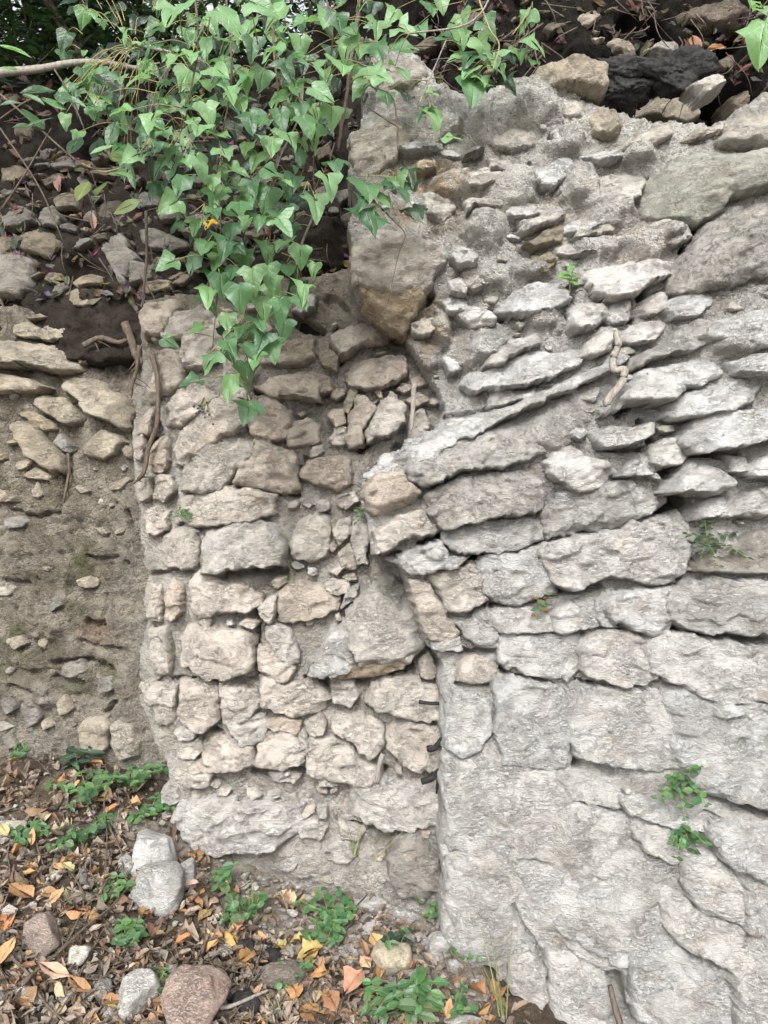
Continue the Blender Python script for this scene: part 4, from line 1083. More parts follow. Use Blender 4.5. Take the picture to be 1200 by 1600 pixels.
# ------------------------------------------------------------------ ground
def ground():
    xs = np.unique(np.concatenate([-3-np.geomspace(.1, 300, 16)[::-1], np.arange(-3, -1.95, .06), np.arange(-1.95, 0.95, .0105), np.arange(.95, 3, .06), 3+np.geomspace(.1, 300, 16)]))
    ys = np.unique(np.concatenate([-1-np.geomspace(.1, 300, 16)[::-1], np.arange(-1, 1.75, .06), np.arange(1.75, 3.35, .0105), np.arange(3.35, 4.4, .08), 4.5+np.geomspace(.1, 300, 14)]))
    X, Y = np.meshgrid(xs, ys)
    z0 = X*0
    Z = ground_z(X, Y)
    near = (1-sstep(1.5, 4, np.hypot(X+.3, Y-2.5)))
    Z = Z + near*(0.022*fbm(X*6, Y*6, z0, 4, 5)+0.010*fbm(X*28, Y*28, z0, 3, 8))
    f1, f2, cid = worley(X*38+.4*noise3(X*30, Y*30, z0, 4), Y*38, 12)
    Z = Z + near*0.010*np.clip(.6-f1, 0, 1)*((cid >> 6) & 255)/255.0
    idx = np.arange(X.size).reshape(X.shape)
    Q = np.stack([idx[:-1, :-1], idx[:-1, 1:], idx[1:, 1:], idx[1:, :-1]], -1).reshape(-1, 4)
    me = mesh_of('ground', np.stack([X, Y, Z], -1).reshape(-1, 3), Q, M['soil'])
    n = fbm(X*5, Y*5, z0, 4, 15)
    c = lerp3((.15,.122,.095), (.085,.066,.050), sstep(-.3, .3, n))
    pale = np.clip(blobxy(X, Y, -.15, 2.72, .62, .26)+blobxy(X, Y, -.62, 2.78, .5, .13)+blobxy(X, Y, .12, 2.45, .30, .22)*.8, 0, 1)
    c = c*(1-.85*pale[..., None]) + np.array((.36,.33,.29))*.85*pale[..., None]
    road = 1-sstep(.9, 1.5, Y+.25*fbm(X*1.5, Y*1.5, z0, 3, 19))          # unseen pale ground, added to bounce light up onto the walls
    c = c*(1-road[..., None]) + np.array((.40,.375,.33))*road[..., None]
    vcol(me, 'tint', c.reshape(-1, 3))
    g = obj('ground', me)
    tag(g, kind='structure')
    return g
def blobxy(X, Y, cx, cy, rx, ry):
    q = np.sqrt(((X-cx)/rx)**2+((Y-cy)/ry)**2)
    return 1-sstep(.45, 1.0, q+.25*fbm(X*7, Y*7, X*0, 3, 61))
ground()

def gz(x, y): return ground_fast(x, y)

# ------------------------------------------------------------------ loose rocks
_ico = {}
def ico(sub):
    if sub not in _ico:
        bm = bmesh.new(); bmesh.ops.create_icosphere(bm, subdivisions=sub, radius=1)
        V = np.array([v.co[:] for v in bm.verts]); Fc = np.array([[v.index for v in f.verts] for f in bm.faces]); bm.free()
        _ico[sub] = (V, Fc)
    return _ico[sub]
def rock_mesh(w, d, h, seed, sub=4, planes=11, rough=1.0, mat=None, blocky=0.0):
    r_ = np.random.default_rng(seed)
    V, Fc = ico(sub)
    N = r_.normal(size=(planes, 3)); N /= np.linalg.norm(N, axis=1)[:, None]
    N = np.concatenate([N, [[0, 0, 1], [0, 0, -1]]])
    dd = np.r_[r_.uniform(.62, .95, planes), .85, .85]
    if blocky:
        B = np.array([[1, 0, .1], [-1, .1, 0], [0, 1, 0], [0, -1, .1], [0, 0, 1]], float); B /= np.linalg.norm(B, axis=1)[:, None]
        N = np.concatenate([N, B]); dd = np.r_[dd, np.full(5, .66)]
    q = V@N.T
    r = np.min(np.where(q > .05, dd/np.maximum(q, .05), 9), axis=1)
    r = np.minimum(r, 1.05)
    P = V*r[:, None]
    so = seed*1.7
    n = .09*fbm(P[:, 0]*1.6+so, P[:, 1]*1.6, P[:, 2]*1.6, 3, 3) + .05*ridged(P[:, 0]*3.4+so, P[:, 1]*3.4, P[:, 2]*5, 3, 6) + .02*noise3(P[:, 0]*12+so, P[:, 1]*12, P[:, 2]*12, 8)
    P = P*(1+rough*n)[:, None]
    return mesh_of('stone', P*np.array([w/2, d/2, h/2]), Fc, mat or M['stone'])
_rs = [500]
def loose(u, v, wpx, hpx, code, label, rot=0, tilt=0, flat=.7, sink=.25, name='loose_stone', group='loose stones lying on the ground', col=None, **kw):
    """A rock on the ground; (u, v) is the middle of its visible outline."""
    _rs[0] += 1
    p = on_ground(u, v+hpx*.30)
    s = p.y/F
    w = wpx*s; h = hpx*s
    me = rock_mesh(w, max(h*1.05, w*.55), h*flat*1.25, _rs[0], **kw)
    o = obj(name, me, None, (p.x, p.y, p.z+h*flat*(.5-sink)))
    o.rotation_euler = (math.radians(-14+tilt), math.radians(rot), rng.uniform(-.3, .3))
    c, l = TINT[code]
    if col: c = col
    j = rng.uniform(-.04, .04)
    o.color = (c[0]*(1+j), c[1]*(1+j), c[2]*(1+j), l-.1)
    tag(o, label, 'stone', group)
    return o
loose(240, 1336, 84, 62, 'W', 'white flaky stone leaning on a rounder grey stone beside the pale base block', 20, 0, 1.0)
loose(250, 1382, 78, 78, 'w', 'round grey stone with a small black pit lying below the white flaky one', 0, 0, .85)
loose(292, 1362, 34, 50, 'W', 'small pale grey stone touching the round grey stone', -20, 0, .8)
loose(66, 1457, 62, 62, 'P', 'pitted pinkish brown stone among dead leaves near the bottom corner of the litter', 0, 0, .9, col=(.40,.32,.28))
loose(121, 1488, 40, 40, 'W', 'small white stone between the pitted pinkish stone and the red block', -25, 0, .7, col=(.66,.64,.58))
loose(212, 1547, 62, 80, 'W', 'bright white wedge shaped stone standing beside the reddish block', 0, 10, .7, col=(.72,.71,.67), planes=7)
loose(306, 1548, 102, 112, 'P', 'large squarish reddish stone block lying in the leaf litter', 0, 6, .66, sub=5, planes=9, col=(.46,.345,.295), rough=1.1)
loose(12, 1287, 60, 44, 'W', 'flat cream white stone cut off by the frame edge in the leaf litter', 0, 0, .5, col=(.70,.66,.56))
loose(612, 1485, 60, 82, 'c', 'smooth cream yellow stone under small green sprigs', -20, 8, .6, col=(.62,.55,.41), rough=.5)
loose(632, 1424, 52, 32, 'w', 'flat pale grey slab of stone lying above the cream yellow stone', 15, 0, .5)
loose(684, 1474, 46, 48, 'w', 'pale angular stone against the foot of the forward wall', 0, 0, .8)
loose(440, 1510, 70, 70, 'd', 'flat brownish grey stone under dead leaves with a black scrap on it', 0, 0, .4, col=(.27,.235,.20))
loose(582, 1408, 44, 36, 'w', 'small grey stone at the wall foot under an orange leaf', 0, 0, .6)
loose(480, 1462, 22, 34, 'W', 'thin white sliver of stone beside the round leaved herb', 30, 0, .4, col=(.66,.64,.6))
loose(583, 1446, 40, 30, 'W', 'small white stone touching the upper side of the cream yellow stone', 0, 0, .6)
loose(196, 1345, 30, 40, 'w', 'small grey stone partly hidden by stems beside the white flaky stone', 0, 0, .6)
loose(712, 1505, 26, 30, 'w', 'little pale stone below the clover at the forward wall', 0, 0, .7)
loose(745, 1545, 46, 30, 'k', 'grey brown stone lodged in the dark gap at the base of the forward wall', 10, 0, .7)
loose(162, 1535, 34, 46, 'k', 'thin grey stone flake left of the bright white wedge stone', 30, 0, .35)
loose(125, 1395, 52, 28, 'T', 'flat brown grey stone half buried under litter below the creeping herbs', 0, 0, .4)
loose(720, 1590, 60, 30, 'w', 'low pale stone at the bottom frame edge by the orange leaves', 0, 0, .5)

def gravel():
    """Little chips and crumbs fallen from the wall: nobody could count them."""
    V0, F0 = ico(1)
    r_ = np.random.default_rng(4)
    Vs, Fs, Cs = [], [], []
    n = 0
    while n < 1700:
        if r_.random() < .7:
            u = r_.uniform(380, 800); v = r_.uniform(1325, 1500) if r_.random() < .75 else r_.uniform(1325, 1600)
        else:
            u, v = r_.uniform(-60, 520), r_.uniform(1210, 1600)
        p = on_ground(u, v)
        s = abs(r_.normal(0, .0075))+.003
        A = V0*(s*r_.uniform(.5, 1.3, 3))*(1+.25*r_.normal(size=(len(V0), 1)))
        th = r_.uniform(0, 6.28); c, sn = math.cos(th), math.sin(th)
        A = np.c_[A[:, 0]*c-A[:, 1]*sn, A[:, 0]*sn+A[:, 1]*c, A[:, 2]*.7]+np.array([p.x, p.y, p.z+s*.3+.006])
        Vs.append(A); Fs.append(F0+n*len(V0))
        g = r_.uniform(.30, .62)
        Cs.append(np.tile((g, g*.94, g*.86, .25), (len(V0), 1)))
        n += 1
    me = mesh_of('gravel', np.concatenate(Vs), np.concatenate(Fs), M['mortar'], smooth=False)
    vcol(me, 'tint', np.concatenate(Cs))
    tag(obj('gravel', me), kind='stuff')
gravel()

# ------------------------------------------------------------------ leaves
def leaf_mesh(name, half, mat, fold=.25, droop=.25, wave=.03, seed=0, cols=3, mid=None, curl=0.0, ragged=0.0):
    """half: outline of one half from base to tip as (x, y); the blade folds along the midrib, droops and ripples."""
    r_ = random.Random(seed)
    V, L, Fc = [], [], []
    n = len(half)
    for sgn in (-1, 1):
        base = len(V)
        for i, (x, y) in enumerate(half):
            m = mid[i] if mid else y
            if ragged and 0 < i < n-1: x = x*r_.uniform(1-ragged, 1+ragged*.6); y = y+r_.uniform(-.03, .03)
            for c in range(cols):
                t = c/(cols-1)
                px, py = sgn*x*t, m+(y-m)*t
                ph = seed*1.3+sgn
                z = fold*abs(px) - droop*py*py + wave*math.sin(7*py+ph)*(abs(px)*3) + curl*abs(px)**2*2.2 + wave*.6*math.sin(13*px+5*py+ph)
                V.append((px, py, z)); L.append((px, py, 0))
        for i in range(n-1):
            for c in range(cols-1):
                a = base+i*cols+c; q = (a, a+1, a+cols+1, a+cols)
                Fc.append(q if sgn > 0 else q[::-1])
    me = mesh_of(name, V, np.array(Fc), mat)
    at = me.attributes.new('leaf', 'FLOAT_VECTOR', 'POINT')
    at.data.foreach_set('vector', np.array(L, np.float32).ravel())
    vcol(me, 'tint', np.ones((len(V), 4)))
    return me
def oval(n, W, p=1.0, tip=1.0):
    H = []
    for i in range(n+1):
        t = i/n
        H.append((W*math.sin(math.pi*t**p)**.85*(1 if t < .98 else .0)+(.006 if t < .02 else 0), t))
    return H
IVY_A = [(.01,.06),(.13,-.04),(.28,-.04),(.44,.05),(.57,.20),(.46,.31),(.34,.39),(.30,.52),(.22,.70),(.11,.87),(.004,1)]
IVY_B = [(.01,.04),(.14,-.06),(.31,-.03),(.49,.14),(.47,.26),(.39,.36),(.35,.50),(.26,.64),(.17,.79),(.08,.92),(.004,1)]
IVY_C = [(.01,.06),(.16,-.04),(.36,-.08),(.62,.10),(.43,.23),(.25,.32),(.25,.46),(.21,.62),(.14,.80),(.07,.92),(.004,1)]
MIDS = [.05,.06,.10,.17,.26,.34,.43,.55,.70,.86,1.0]
IVY = [leaf_mesh('ivy_leaf', h, M['leaf'], f, d, w, s, 3, MIDS) for s, (h, f, d, w) in enumerate([(IVY_A,.12,.28,.06),(IVY_B,.06,.42,.08),(IVY_C,.18,.2,.06),(IVY_A,-.08,.40,.09),(IVY_B,.2,.15,.07),(IVY_C,.0,.50,.10),(IVY_B,-.12,.3,.09),(IVY_A,.25,.55,.08)])]
BAY = [leaf_mesh('bay_leaf', oval(8, w, p), M['leaf'], f, d, .03, 20+s) for s, (w, p, f, d) in enumerate([(.19,.9,.2,.1),(.16,1.0,.35,.2),(.22,.95,-.1,.15)])]
BUSH = [leaf_mesh('bush_leaf', oval(4, w, p), M['leaf'], f, d, .03, 25+s, 2) for s, (w, p, f, d) in enumerate([(.19,.9,.2,.1),(.16,1.0,.35,.2),(.22,.95,-.1,.15)])]
HERB = [leaf_mesh('herb_leaf', oval(5, w, p), M['leaf'], f, d, .02, 30+s, 2) for s, (w, p, f, d) in enumerate([(.36,.85,.2,.15),(.42,.9,.1,.3),(.30,.8,.3,.2)])]
TOOTH = []
for s in range(2):
    H = [(.01, 0)]
    for i in range(1, 15):
        t = i/15
        H.append(((.25+.035*(i % 2))*math.sin(math.pi*t**.8)**.9, t-.02*(i % 2)))
    H.append((.004, 1))
    TOOTH.append(leaf_mesh('toothed_leaf', H, M['leaf'], .25, .25, .02, 40+s, 2))
DEAD = [leaf_mesh('dead_leaf', oval(7, w, p), M['dead'], f, d, wv*1.6, 50+s, 3, None, c, .28) for s, (w, p, f, d, wv, c) in enumerate([(.22,.9,.3,.1,.06,.8),(.27,1.0,-.2,.25,.08,1.4),(.20,.85,.6,-.25,.05,.2),(.30,.95,.1,.4,.09,1.8),(.24,1.0,.9,.1,.06,-.4),(.18,.9,-.3,-.3,.07,1.0),(.26,.95,.2,.5,.10,2.2),(.22,1.0,-.5,.2,.09,-.8),(.28,.9,.4,-.4,.08,1.2)])]
_oak = [(.01,0),(.06,.1),(.16,.2),(.13,.3),(.26,.42),(.20,.5),(.30,.64),(.22,.72),(.24,.84),(.1,.93),(.004,1)]
DEAD.append(leaf_mesh('dead_leaf', _oak, M['dead'], .3, .2, .13, 61, 3, None, 1.0, .2))

def frame(tip, nrm):
    nrm = Vector(nrm).normalized(); tip = Vector(tip)
    tip = (tip-nrm*tip.dot(nrm))
    if tip.length < 1e-4: tip = nrm.orthogonal()
    tip.normalize()
    x = tip.cross(nrm)
    return Matrix((x, tip, nrm)).transposed()
def put_leaf(me, p, tip, nrm, size, col, parent=None, name=None, wid=1.0):
    o = bpy.data.objects.new(name or me.name, me)
    COL.objects.link(o)
    R = frame(tip, nrm).to_4x4()
    if parent:
        o.parent = parent
        p = Vector(p)-parent.location
    o.matrix_basis = Matrix.Translation(p) @ R @ Matrix.Diagonal((size*wid, size, size, 1))
    o.color = (*col, 1)
    return o
_cache = {}
def leaf_arrays(me):
    if me.name not in _cache:
        V = np.empty(len(me.vertices)*3, np.float32); me.vertices.foreach_get('co', V)
        L = np.empty(len(me.vertices)*3, np.float32); me.attributes['leaf'].data.foreach_get('vector', L)
        Fc = np.empty(len(me.loops), np.int32); me.loops.foreach_get('vertex_index', Fc)
        _cache[me.name] = (V.reshape(-1, 3), L.reshape(-1, 3), Fc.reshape(-1, 4))
    return _cache[me.name]
class Mass:
    """Many small leaves joined into one mesh."""
    def __init__(self): self.V, self.L, self.F, self.C, self.n = [], [], [], [], 0
    def add(self, me, p, tip, nrm, size, col):
        V, L, Fc = leaf_arrays(me)
        R = np.array(frame(tip, nrm))
        self.V.append(V@R.T*size+np.array(p)); self.L.append(L); self.F.append(Fc+self.n)
        self.C.append(np.tile((*col, 1), (len(V), 1))); self.n += len(V)
    def build(self, name, mat, parent=None):
        me = mesh_of(name, np.concatenate(self.V), np.concatenate(self.F), mat)
        at = me.attributes.new('leaf', 'FLOAT_VECTOR', 'POINT')
        at.data.foreach_set('vector', np.concatenate(self.L).astype(np.float32).ravel())
        vcol(me, 'tint', np.concatenate(self.C))
        o = obj(name, me, parent, -parent.location if parent else (0, 0, 0))
        tag(o, kind='stuff')
        return o

# ------------------------------------------------------------------ leaf litter
BROWNS = [(.15,.11,.08),(.19,.14,.10),(.12,.095,.075),(.25,.20,.155),(.31,.255,.205),(.20,.17,.145),(.14,.12,.10)]
ORANGES = [(.34,.20,.085),(.38,.24,.115),(.28,.155,.07),(.36,.25,.14),(.25,.15,.085)]
def litter_density(u, v):
    d = 1.0
    if u > 330 and v < 1400: d *= .12
    if 390 < u < 700: d *= .30+.7*min(1, max(0, (v-1400)/120))
    if u > 690: d *= .35
    if u > 205 and v < 1330: d *= .25
    return d
def in_wall(p):
    u = 600+p.x/p.y*F
    v = 800-(p.z-EYE)/p.y*F
    D = D_left if u < 225 else (D_mid if u < 690 else D_right)
    return p.y > float(D(np.array([u]), np.array([min(v, 1500)]))[0])-.05
m = Mass(); k = 0
r_ = random.Random(3)
while k < 4200:
    u, v = r_.uniform(-160, 850), r_.uniform(1165, 1660)
    if r_.random() > litter_density(u, v): continue
    p = on_ground(u, v)
    if in_wall(p): continue
    a = r_.random()*6.28
    tl = abs(r_.gauss(0, .38))
    b = r_.random()*6.28
    col = r_.choice(BROWNS) if r_.random() < .90 else r_.choice(ORANGES)
    f = r_.uniform(.75, 1.25); col = tuple(c*f for c in col)
    m.add(r_.choice(DEAD), (p.x, p.y, p.z+r_.uniform(.002, .022)), (math.cos(a), math.sin(a), r_.uniform(-.3, .3)), (math.cos(b)*tl, math.sin(b)*tl-.1, 1), r_.uniform(.026, .062)*(.65 if r_.random() < .45 else 1), col)
    k += 1
for i in range(1500):
    u, v = r_.uniform(-700, -100), r_.uniform(1170, 1660)
    p = on_ground(u, v); a = r_.random()*6.28; b = r_.random()*6.28; tl = abs(r_.gauss(0, .38))
    if in_wall(p): continue
    m.add(r_.choice(DEAD), (p.x, p.y, p.z+r_.uniform(.002, .022)), (math.cos(a), math.sin(a), r_.uniform(-.3, .3)), (math.cos(b)*tl, math.sin(b)*tl-.1, 1), r_.uniform(.026, .062), r_.choice(BROWNS))
m.build('leaf_litter', M['dead'])

BIG = """181,1204,22,o 95,1313,26,c 50,1330,30,o 47,1367,22,o 37,1413,50,o 70,1410,40,o 130,1440,30,o 147,1455,24,o 192,1427,24,o 223,1447,34,o 93,1540,58,c 8,1520,44,o 20,1553,42,b 40,1577,46,o
50,1500,30,o 47,1533,24,o 130,1562,54,o 172,1580,34,o 123,1594,30,o 293,1403,28,c 303,1423,30,o 330,1423,30,c 350,1403,32,o 383,1513,40,o 360,1477,34,o 283,1490,26,o 213,1400,24,c 600,1380,34,o 547,1383,32,o
565,1378,24,b 447,1413,36,c 493,1413,20,c 537,1420,34,b 557,1448,28,c 490,1500,50,o 593,1497,38,o 660,1430,22,c 443,1533,44,o 460,1563,36,o 550,1560,52,o 510,1573,40,o 523,1587,40,o 747,1567,42,o 777,1563,32,o 457,1327,20,b
630,1400,24,b 305,1243,20,b 270,1262,28,b 345,1340,24,b 60,1280,36,b 70,1290,24,c 90,1232,26,o 170,1240,28,o 110,1370,24,o 265,1470,36,b 240,1462,26,b 330,1500,26,o 400,1570,26,o 700,1600,30,o 15,1390,34,b 10,1450,30,o 160,1490,22,b 20,1225,30,b 232,1575,28,o 420,1440,26,b 575,1520,28,c 640,1520,24,o 480,1590,34,o 600,1595,30,o 100,1420,26,c 260,1430,22,o"""
LAB = {'o': ('orange dead leaf', ORANGES), 'c': ('pale tan dry leaf', [(.40,.31,.20),(.37,.30,.22),(.42,.33,.215)]),
       'b': ('dark brown dead leaf', [(.17,.10,.065),(.20,.125,.085),(.14,.09,.065)])}
MARKS = [(240,1336,'white flaky stone'),(250,1392,'round grey stone'),(66,1457,'pitted pinkish stone'),(121,1488,'small white stone'),(212,1547,'white wedge stone'),(306,1545,'reddish block'),(12,1287,'cream flat stone'),
         (612,1485,'cream yellow stone'),(440,1510,'flat brownish stone'),(650,1580,'toothed herb'),(120,1205,'glossy seedling'),(383,1562,'charcoal lump'),(180,1405,'green rosette'),(370,1320,'pale base block'),
         (745,1560,'forward wall foot'),(140,1250,'creeping herb'),(350,1400,'two leaved herb'),(515,1445,'round leaved clump'),(480,1462,'white sliver'),(125,1320,'litter herb'),(45,1315,'herb sprig'),(25,1560,'bottom corner twig'),(582,1400,'stone at the wall foot')]
def fallen(u, v, s, c):
    p = on_ground(u, v)
    if in_wall(p): return
    a = r_.random()*6.28; b = r_.random()*6.28; tl = r_.uniform(.05, .5)
    sz = s*.95*p.y/F
    o = put_leaf(r_.choice(DEAD), (p.x-.4*sz*math.cos(a), p.y-.4*sz*math.sin(a), p.z+r_.uniform(.022, .04)), (math.cos(a), math.sin(a), r_.uniform(-.15, .15)), (math.cos(b)*tl, math.sin(b)*tl-.25, 1), sz, tuple(q*r_.uniform(.85, 1.15) for q in r_.choice(LAB[c][1])), None, 'fallen_leaf', r_.uniform(1.1, 1.7))
    for best in sorted(MARKS, key=lambda m: math.hypot(m[0]-u, m[1]-v)):
        dx, dy = u-best[0], v-best[1]
        far = math.hypot(dx, dy)
        how = 'close to' if far < 34 else ('near' if far < 62 else 'far from')
        side = ('on its front side' if dy > 0 else 'on its wall side') if abs(dy) > abs(dx)*.7 else ('to its right' if dx > 0 else 'to its left')
        big = 'large ' if s > 36 else ('small ' if s < 24 else '')
        lab = big+LAB[c][0]+' '+how+' the '+best[2]+' '+side
        if lab not in USED: break
    USED.add(lab)
    tag(o, lab, 'leaf', 'dead leaves on the ground')
USED = set()
for q in BIG.split():
    u, v, s, c = q.split(',')
    fallen(float(u), float(v), float(s), c)
for i in range(80):
    u, v = r_.uniform(-30, 760), r_.uniform(1200, 1600)
    if r_.random() < litter_density(u, v): fallen(u, v, r_.uniform(18, 34), r_.choice('oobc'))

# twigs in the litter
def twig(u, v, L, ang, rad, label=None, mat='bark', seed=0, lift=.02):
    p = on_ground(u, v); s = p.y/F; q_ = random.Random(seed)
    Pn = []
    for i in range(6):
        t = i/5-.5
        x = p.x+math.cos(ang)*L*s*t+q_.uniform(-.012, .012); y = p.y+math.sin(ang)*L*s*t*1.3+q_.uniform(-.012, .012)
        Pn.append((x, y, gz(x, y)+lift+q_.uniform(0, .015)))
    V, Fc = tube(smooth_path(Pn, 3), [rad*(1.1-.6*i/15) for i in range(16)], 5, .15, seed)
    return V, Fc
allV, allF = [], []
for i in range(150):
    u, v = r_.uniform(-80, 720), r_.uniform(1190, 1600)
    if r_.random() > litter_density(u, v)+.05 or in_wall(on_ground(u, v)): continue
    V, Fc = twig(u, v, r_.uniform(40, 150), r_.random()*3.14, r_.uniform(.0012, .003), seed=i)
    n = len(allV); allV += V; allF += [tuple(j+n for j in f) for f in Fc]
tag(obj('twig_litter', mesh_of('twig_litter', allV, allF, M['bark'])), kind='stuff')
for (u, v, L, a, rad, lab, mt) in ((100,1490,150,1.35,.005,'upright brown twig lying between the pitted stone and the white pebble','bark'),(150,1455,230,1.1,.004,'long bent brown twig crossing the litter left of the reddish block','bark'),(55,1560,190,-.55,.005,'thick brown twig at the bottom corner below the pitted stone','bark'),
                            (372,1590,110,.5,.008,'pale brown stick at the bottom frame edge beside the reddish block','grey_bark'),(165,1300,240,-1.15,.003,'thin reddish stem running down through the creeping herbs','bark'),(190,1350,120,-.9,.004,'short dark twig leading to the white flaky stone','bark'),
                            (720,1520,60,-.7,.004,'short dark twig stuck beside the toothed herb at the wall foot','bark')):
    V, Fc = twig(u, v, L, a, rad, seed=int(u+v), lift=.035)
    tag(obj('twig', mesh_of('twig', V, Fc, M[mt])), lab, 'twig', 'twigs on the ground')
for (u, v, w, h, lab) in ((383,1562,46,44,'black charcoal lump beside the right side of the reddish block'),(422,1492,36,30,'torn black scrap lying on the flat brownish stone'),(385,1478,40,34,'dark charred clod above the charcoal lump')):
    o = loose(u, v, w, h, 'k', lab, name='charcoal', group='black lumps in the litter', mat=M['char'], sub=3, rough=2.2)
    o['category'] = 'charcoal'
# ------------------------------------------------------------------ points in front of the walls
def at(u, v, Y):
    x, z = XZ(u, v, Y); return Vector((x, Y, z))
def tubes(name, paths, mat, parent=None, stuff=False, n=5):
    V, Fc = [], []
    for P, r0, r1, sd in paths:
        S = smooth_path(P, 5)
        a, b = tube(S, [r0+(r1-r0)*i/(len(S)-1) for i in range(len(S))], n, .12, sd)
        k = len(V); V += a; Fc += [tuple(j+k for j in f) for f in b]
    o = obj(name, mesh_of(name, V, Fc, M[mat]), parent, -parent.location if parent else (0, 0, 0))
    if stuff: tag(o, kind='stuff')
    return o

# ------------------------------------------------------------------ ivy
GREENS = [(.070,.150,.064),(.058,.126,.056),(.082,.165,.070),(.046,.105,.048),(.098,.182,.070)]
LIGHT = [(.15,.26,.125),(.13,.235,.115),(.155,.27,.12)]  # pale tints, also standing in for sky highlights on the ivy
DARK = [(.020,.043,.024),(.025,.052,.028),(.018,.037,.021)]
def leaf_at(me, u, v, Y, px, ang, col, parent, r_, up=None, name='leaf', wid=1.0):
    """A blade whose middle is seen at (u, v); ang 0 hangs down, 90 points to larger u."""
    s = px*Y/F
    a = math.radians(ang)
    up = r_.uniform(.1, 1.7) if up is None else up
    nrm = Vector((r_.uniform(-.7, .7), -1, up))
    tip = Vector((math.sin(a), -.25*r_.random(), -math.cos(a)))
    R = frame(tip, nrm)
    c = at(u, v, Y)-R@Vector((0, .45*s, 0))
    return put_leaf(me, c, tip, nrm, s, col, parent, name, wid), c

def ivy_plant(label, base, stems, traced, clouds, group, seed, n_part=300):
    r_ = random.Random(seed)
    root = tag(empty('ivy', base), label, 'ivy', group)
    nodes = []
    for P, r0, r1, mt in stems:
        pts3 = [at(u, v, Y) for u, v, Y in P]
        tubes('stem', [(pts3, r0, r1, len(nodes))], mt, root)
        nodes += smooth_path(pts3, 5)
    NA = np.array([tuple(q) for q in nodes])
    pet = []
    cnt = 0
    mass = Mass()
    def petiole(c):
        d = np.linalg.norm(NA-np.array(c), axis=1); d = d+np.where(NA[:, 2] < c.z, .15, 0)
        q = Vector(NA[d.argmin()])
        L = (q-c)
        if L.length > .17: L = L*(.17/L.length)
        e = c+L
        mdl = c.lerp(e, .5)+Vector((0, -.008, .014))
        pet.append(([c, mdl, e], .0011, .0016, len(pet)))
    for t in traced:
        u, v, px, ang = t[:4]
        kind = t[4] if len(t) > 4 else 'g'
        Y = t[5] if len(t) > 5 else r_.uniform(2.18, 2.42)
        if kind == 'g' and v < 260 and r_.random() < .45: kind = 'l'  # upper leaves tinted paler, as if glossy under the sky
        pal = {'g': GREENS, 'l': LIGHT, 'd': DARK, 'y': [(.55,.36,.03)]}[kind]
        o, c = leaf_at(r_.choice(IVY), u, v, Y, px*1.0, ang+r_.uniform(-12, 12), r_.choice(pal), root, r_, wid=r_.uniform(.9, 1.15))
        petiole(c); cnt += 1
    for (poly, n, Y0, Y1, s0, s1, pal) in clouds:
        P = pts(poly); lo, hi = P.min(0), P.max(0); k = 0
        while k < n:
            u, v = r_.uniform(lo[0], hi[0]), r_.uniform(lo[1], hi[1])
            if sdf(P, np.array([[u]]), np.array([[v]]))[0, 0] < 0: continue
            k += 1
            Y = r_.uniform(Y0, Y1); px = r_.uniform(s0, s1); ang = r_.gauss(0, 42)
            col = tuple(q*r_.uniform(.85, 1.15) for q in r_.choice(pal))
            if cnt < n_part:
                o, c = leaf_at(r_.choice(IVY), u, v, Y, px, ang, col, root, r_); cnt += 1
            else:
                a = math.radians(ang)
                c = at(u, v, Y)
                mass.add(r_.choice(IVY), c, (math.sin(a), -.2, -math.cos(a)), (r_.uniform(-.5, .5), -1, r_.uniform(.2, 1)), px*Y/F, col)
            petiole(c)
    if mass.n: mass.build('foliage', M['leaf'], root)
    tubes('petiole', pet, 'petiole', root, True, 4)
    return root

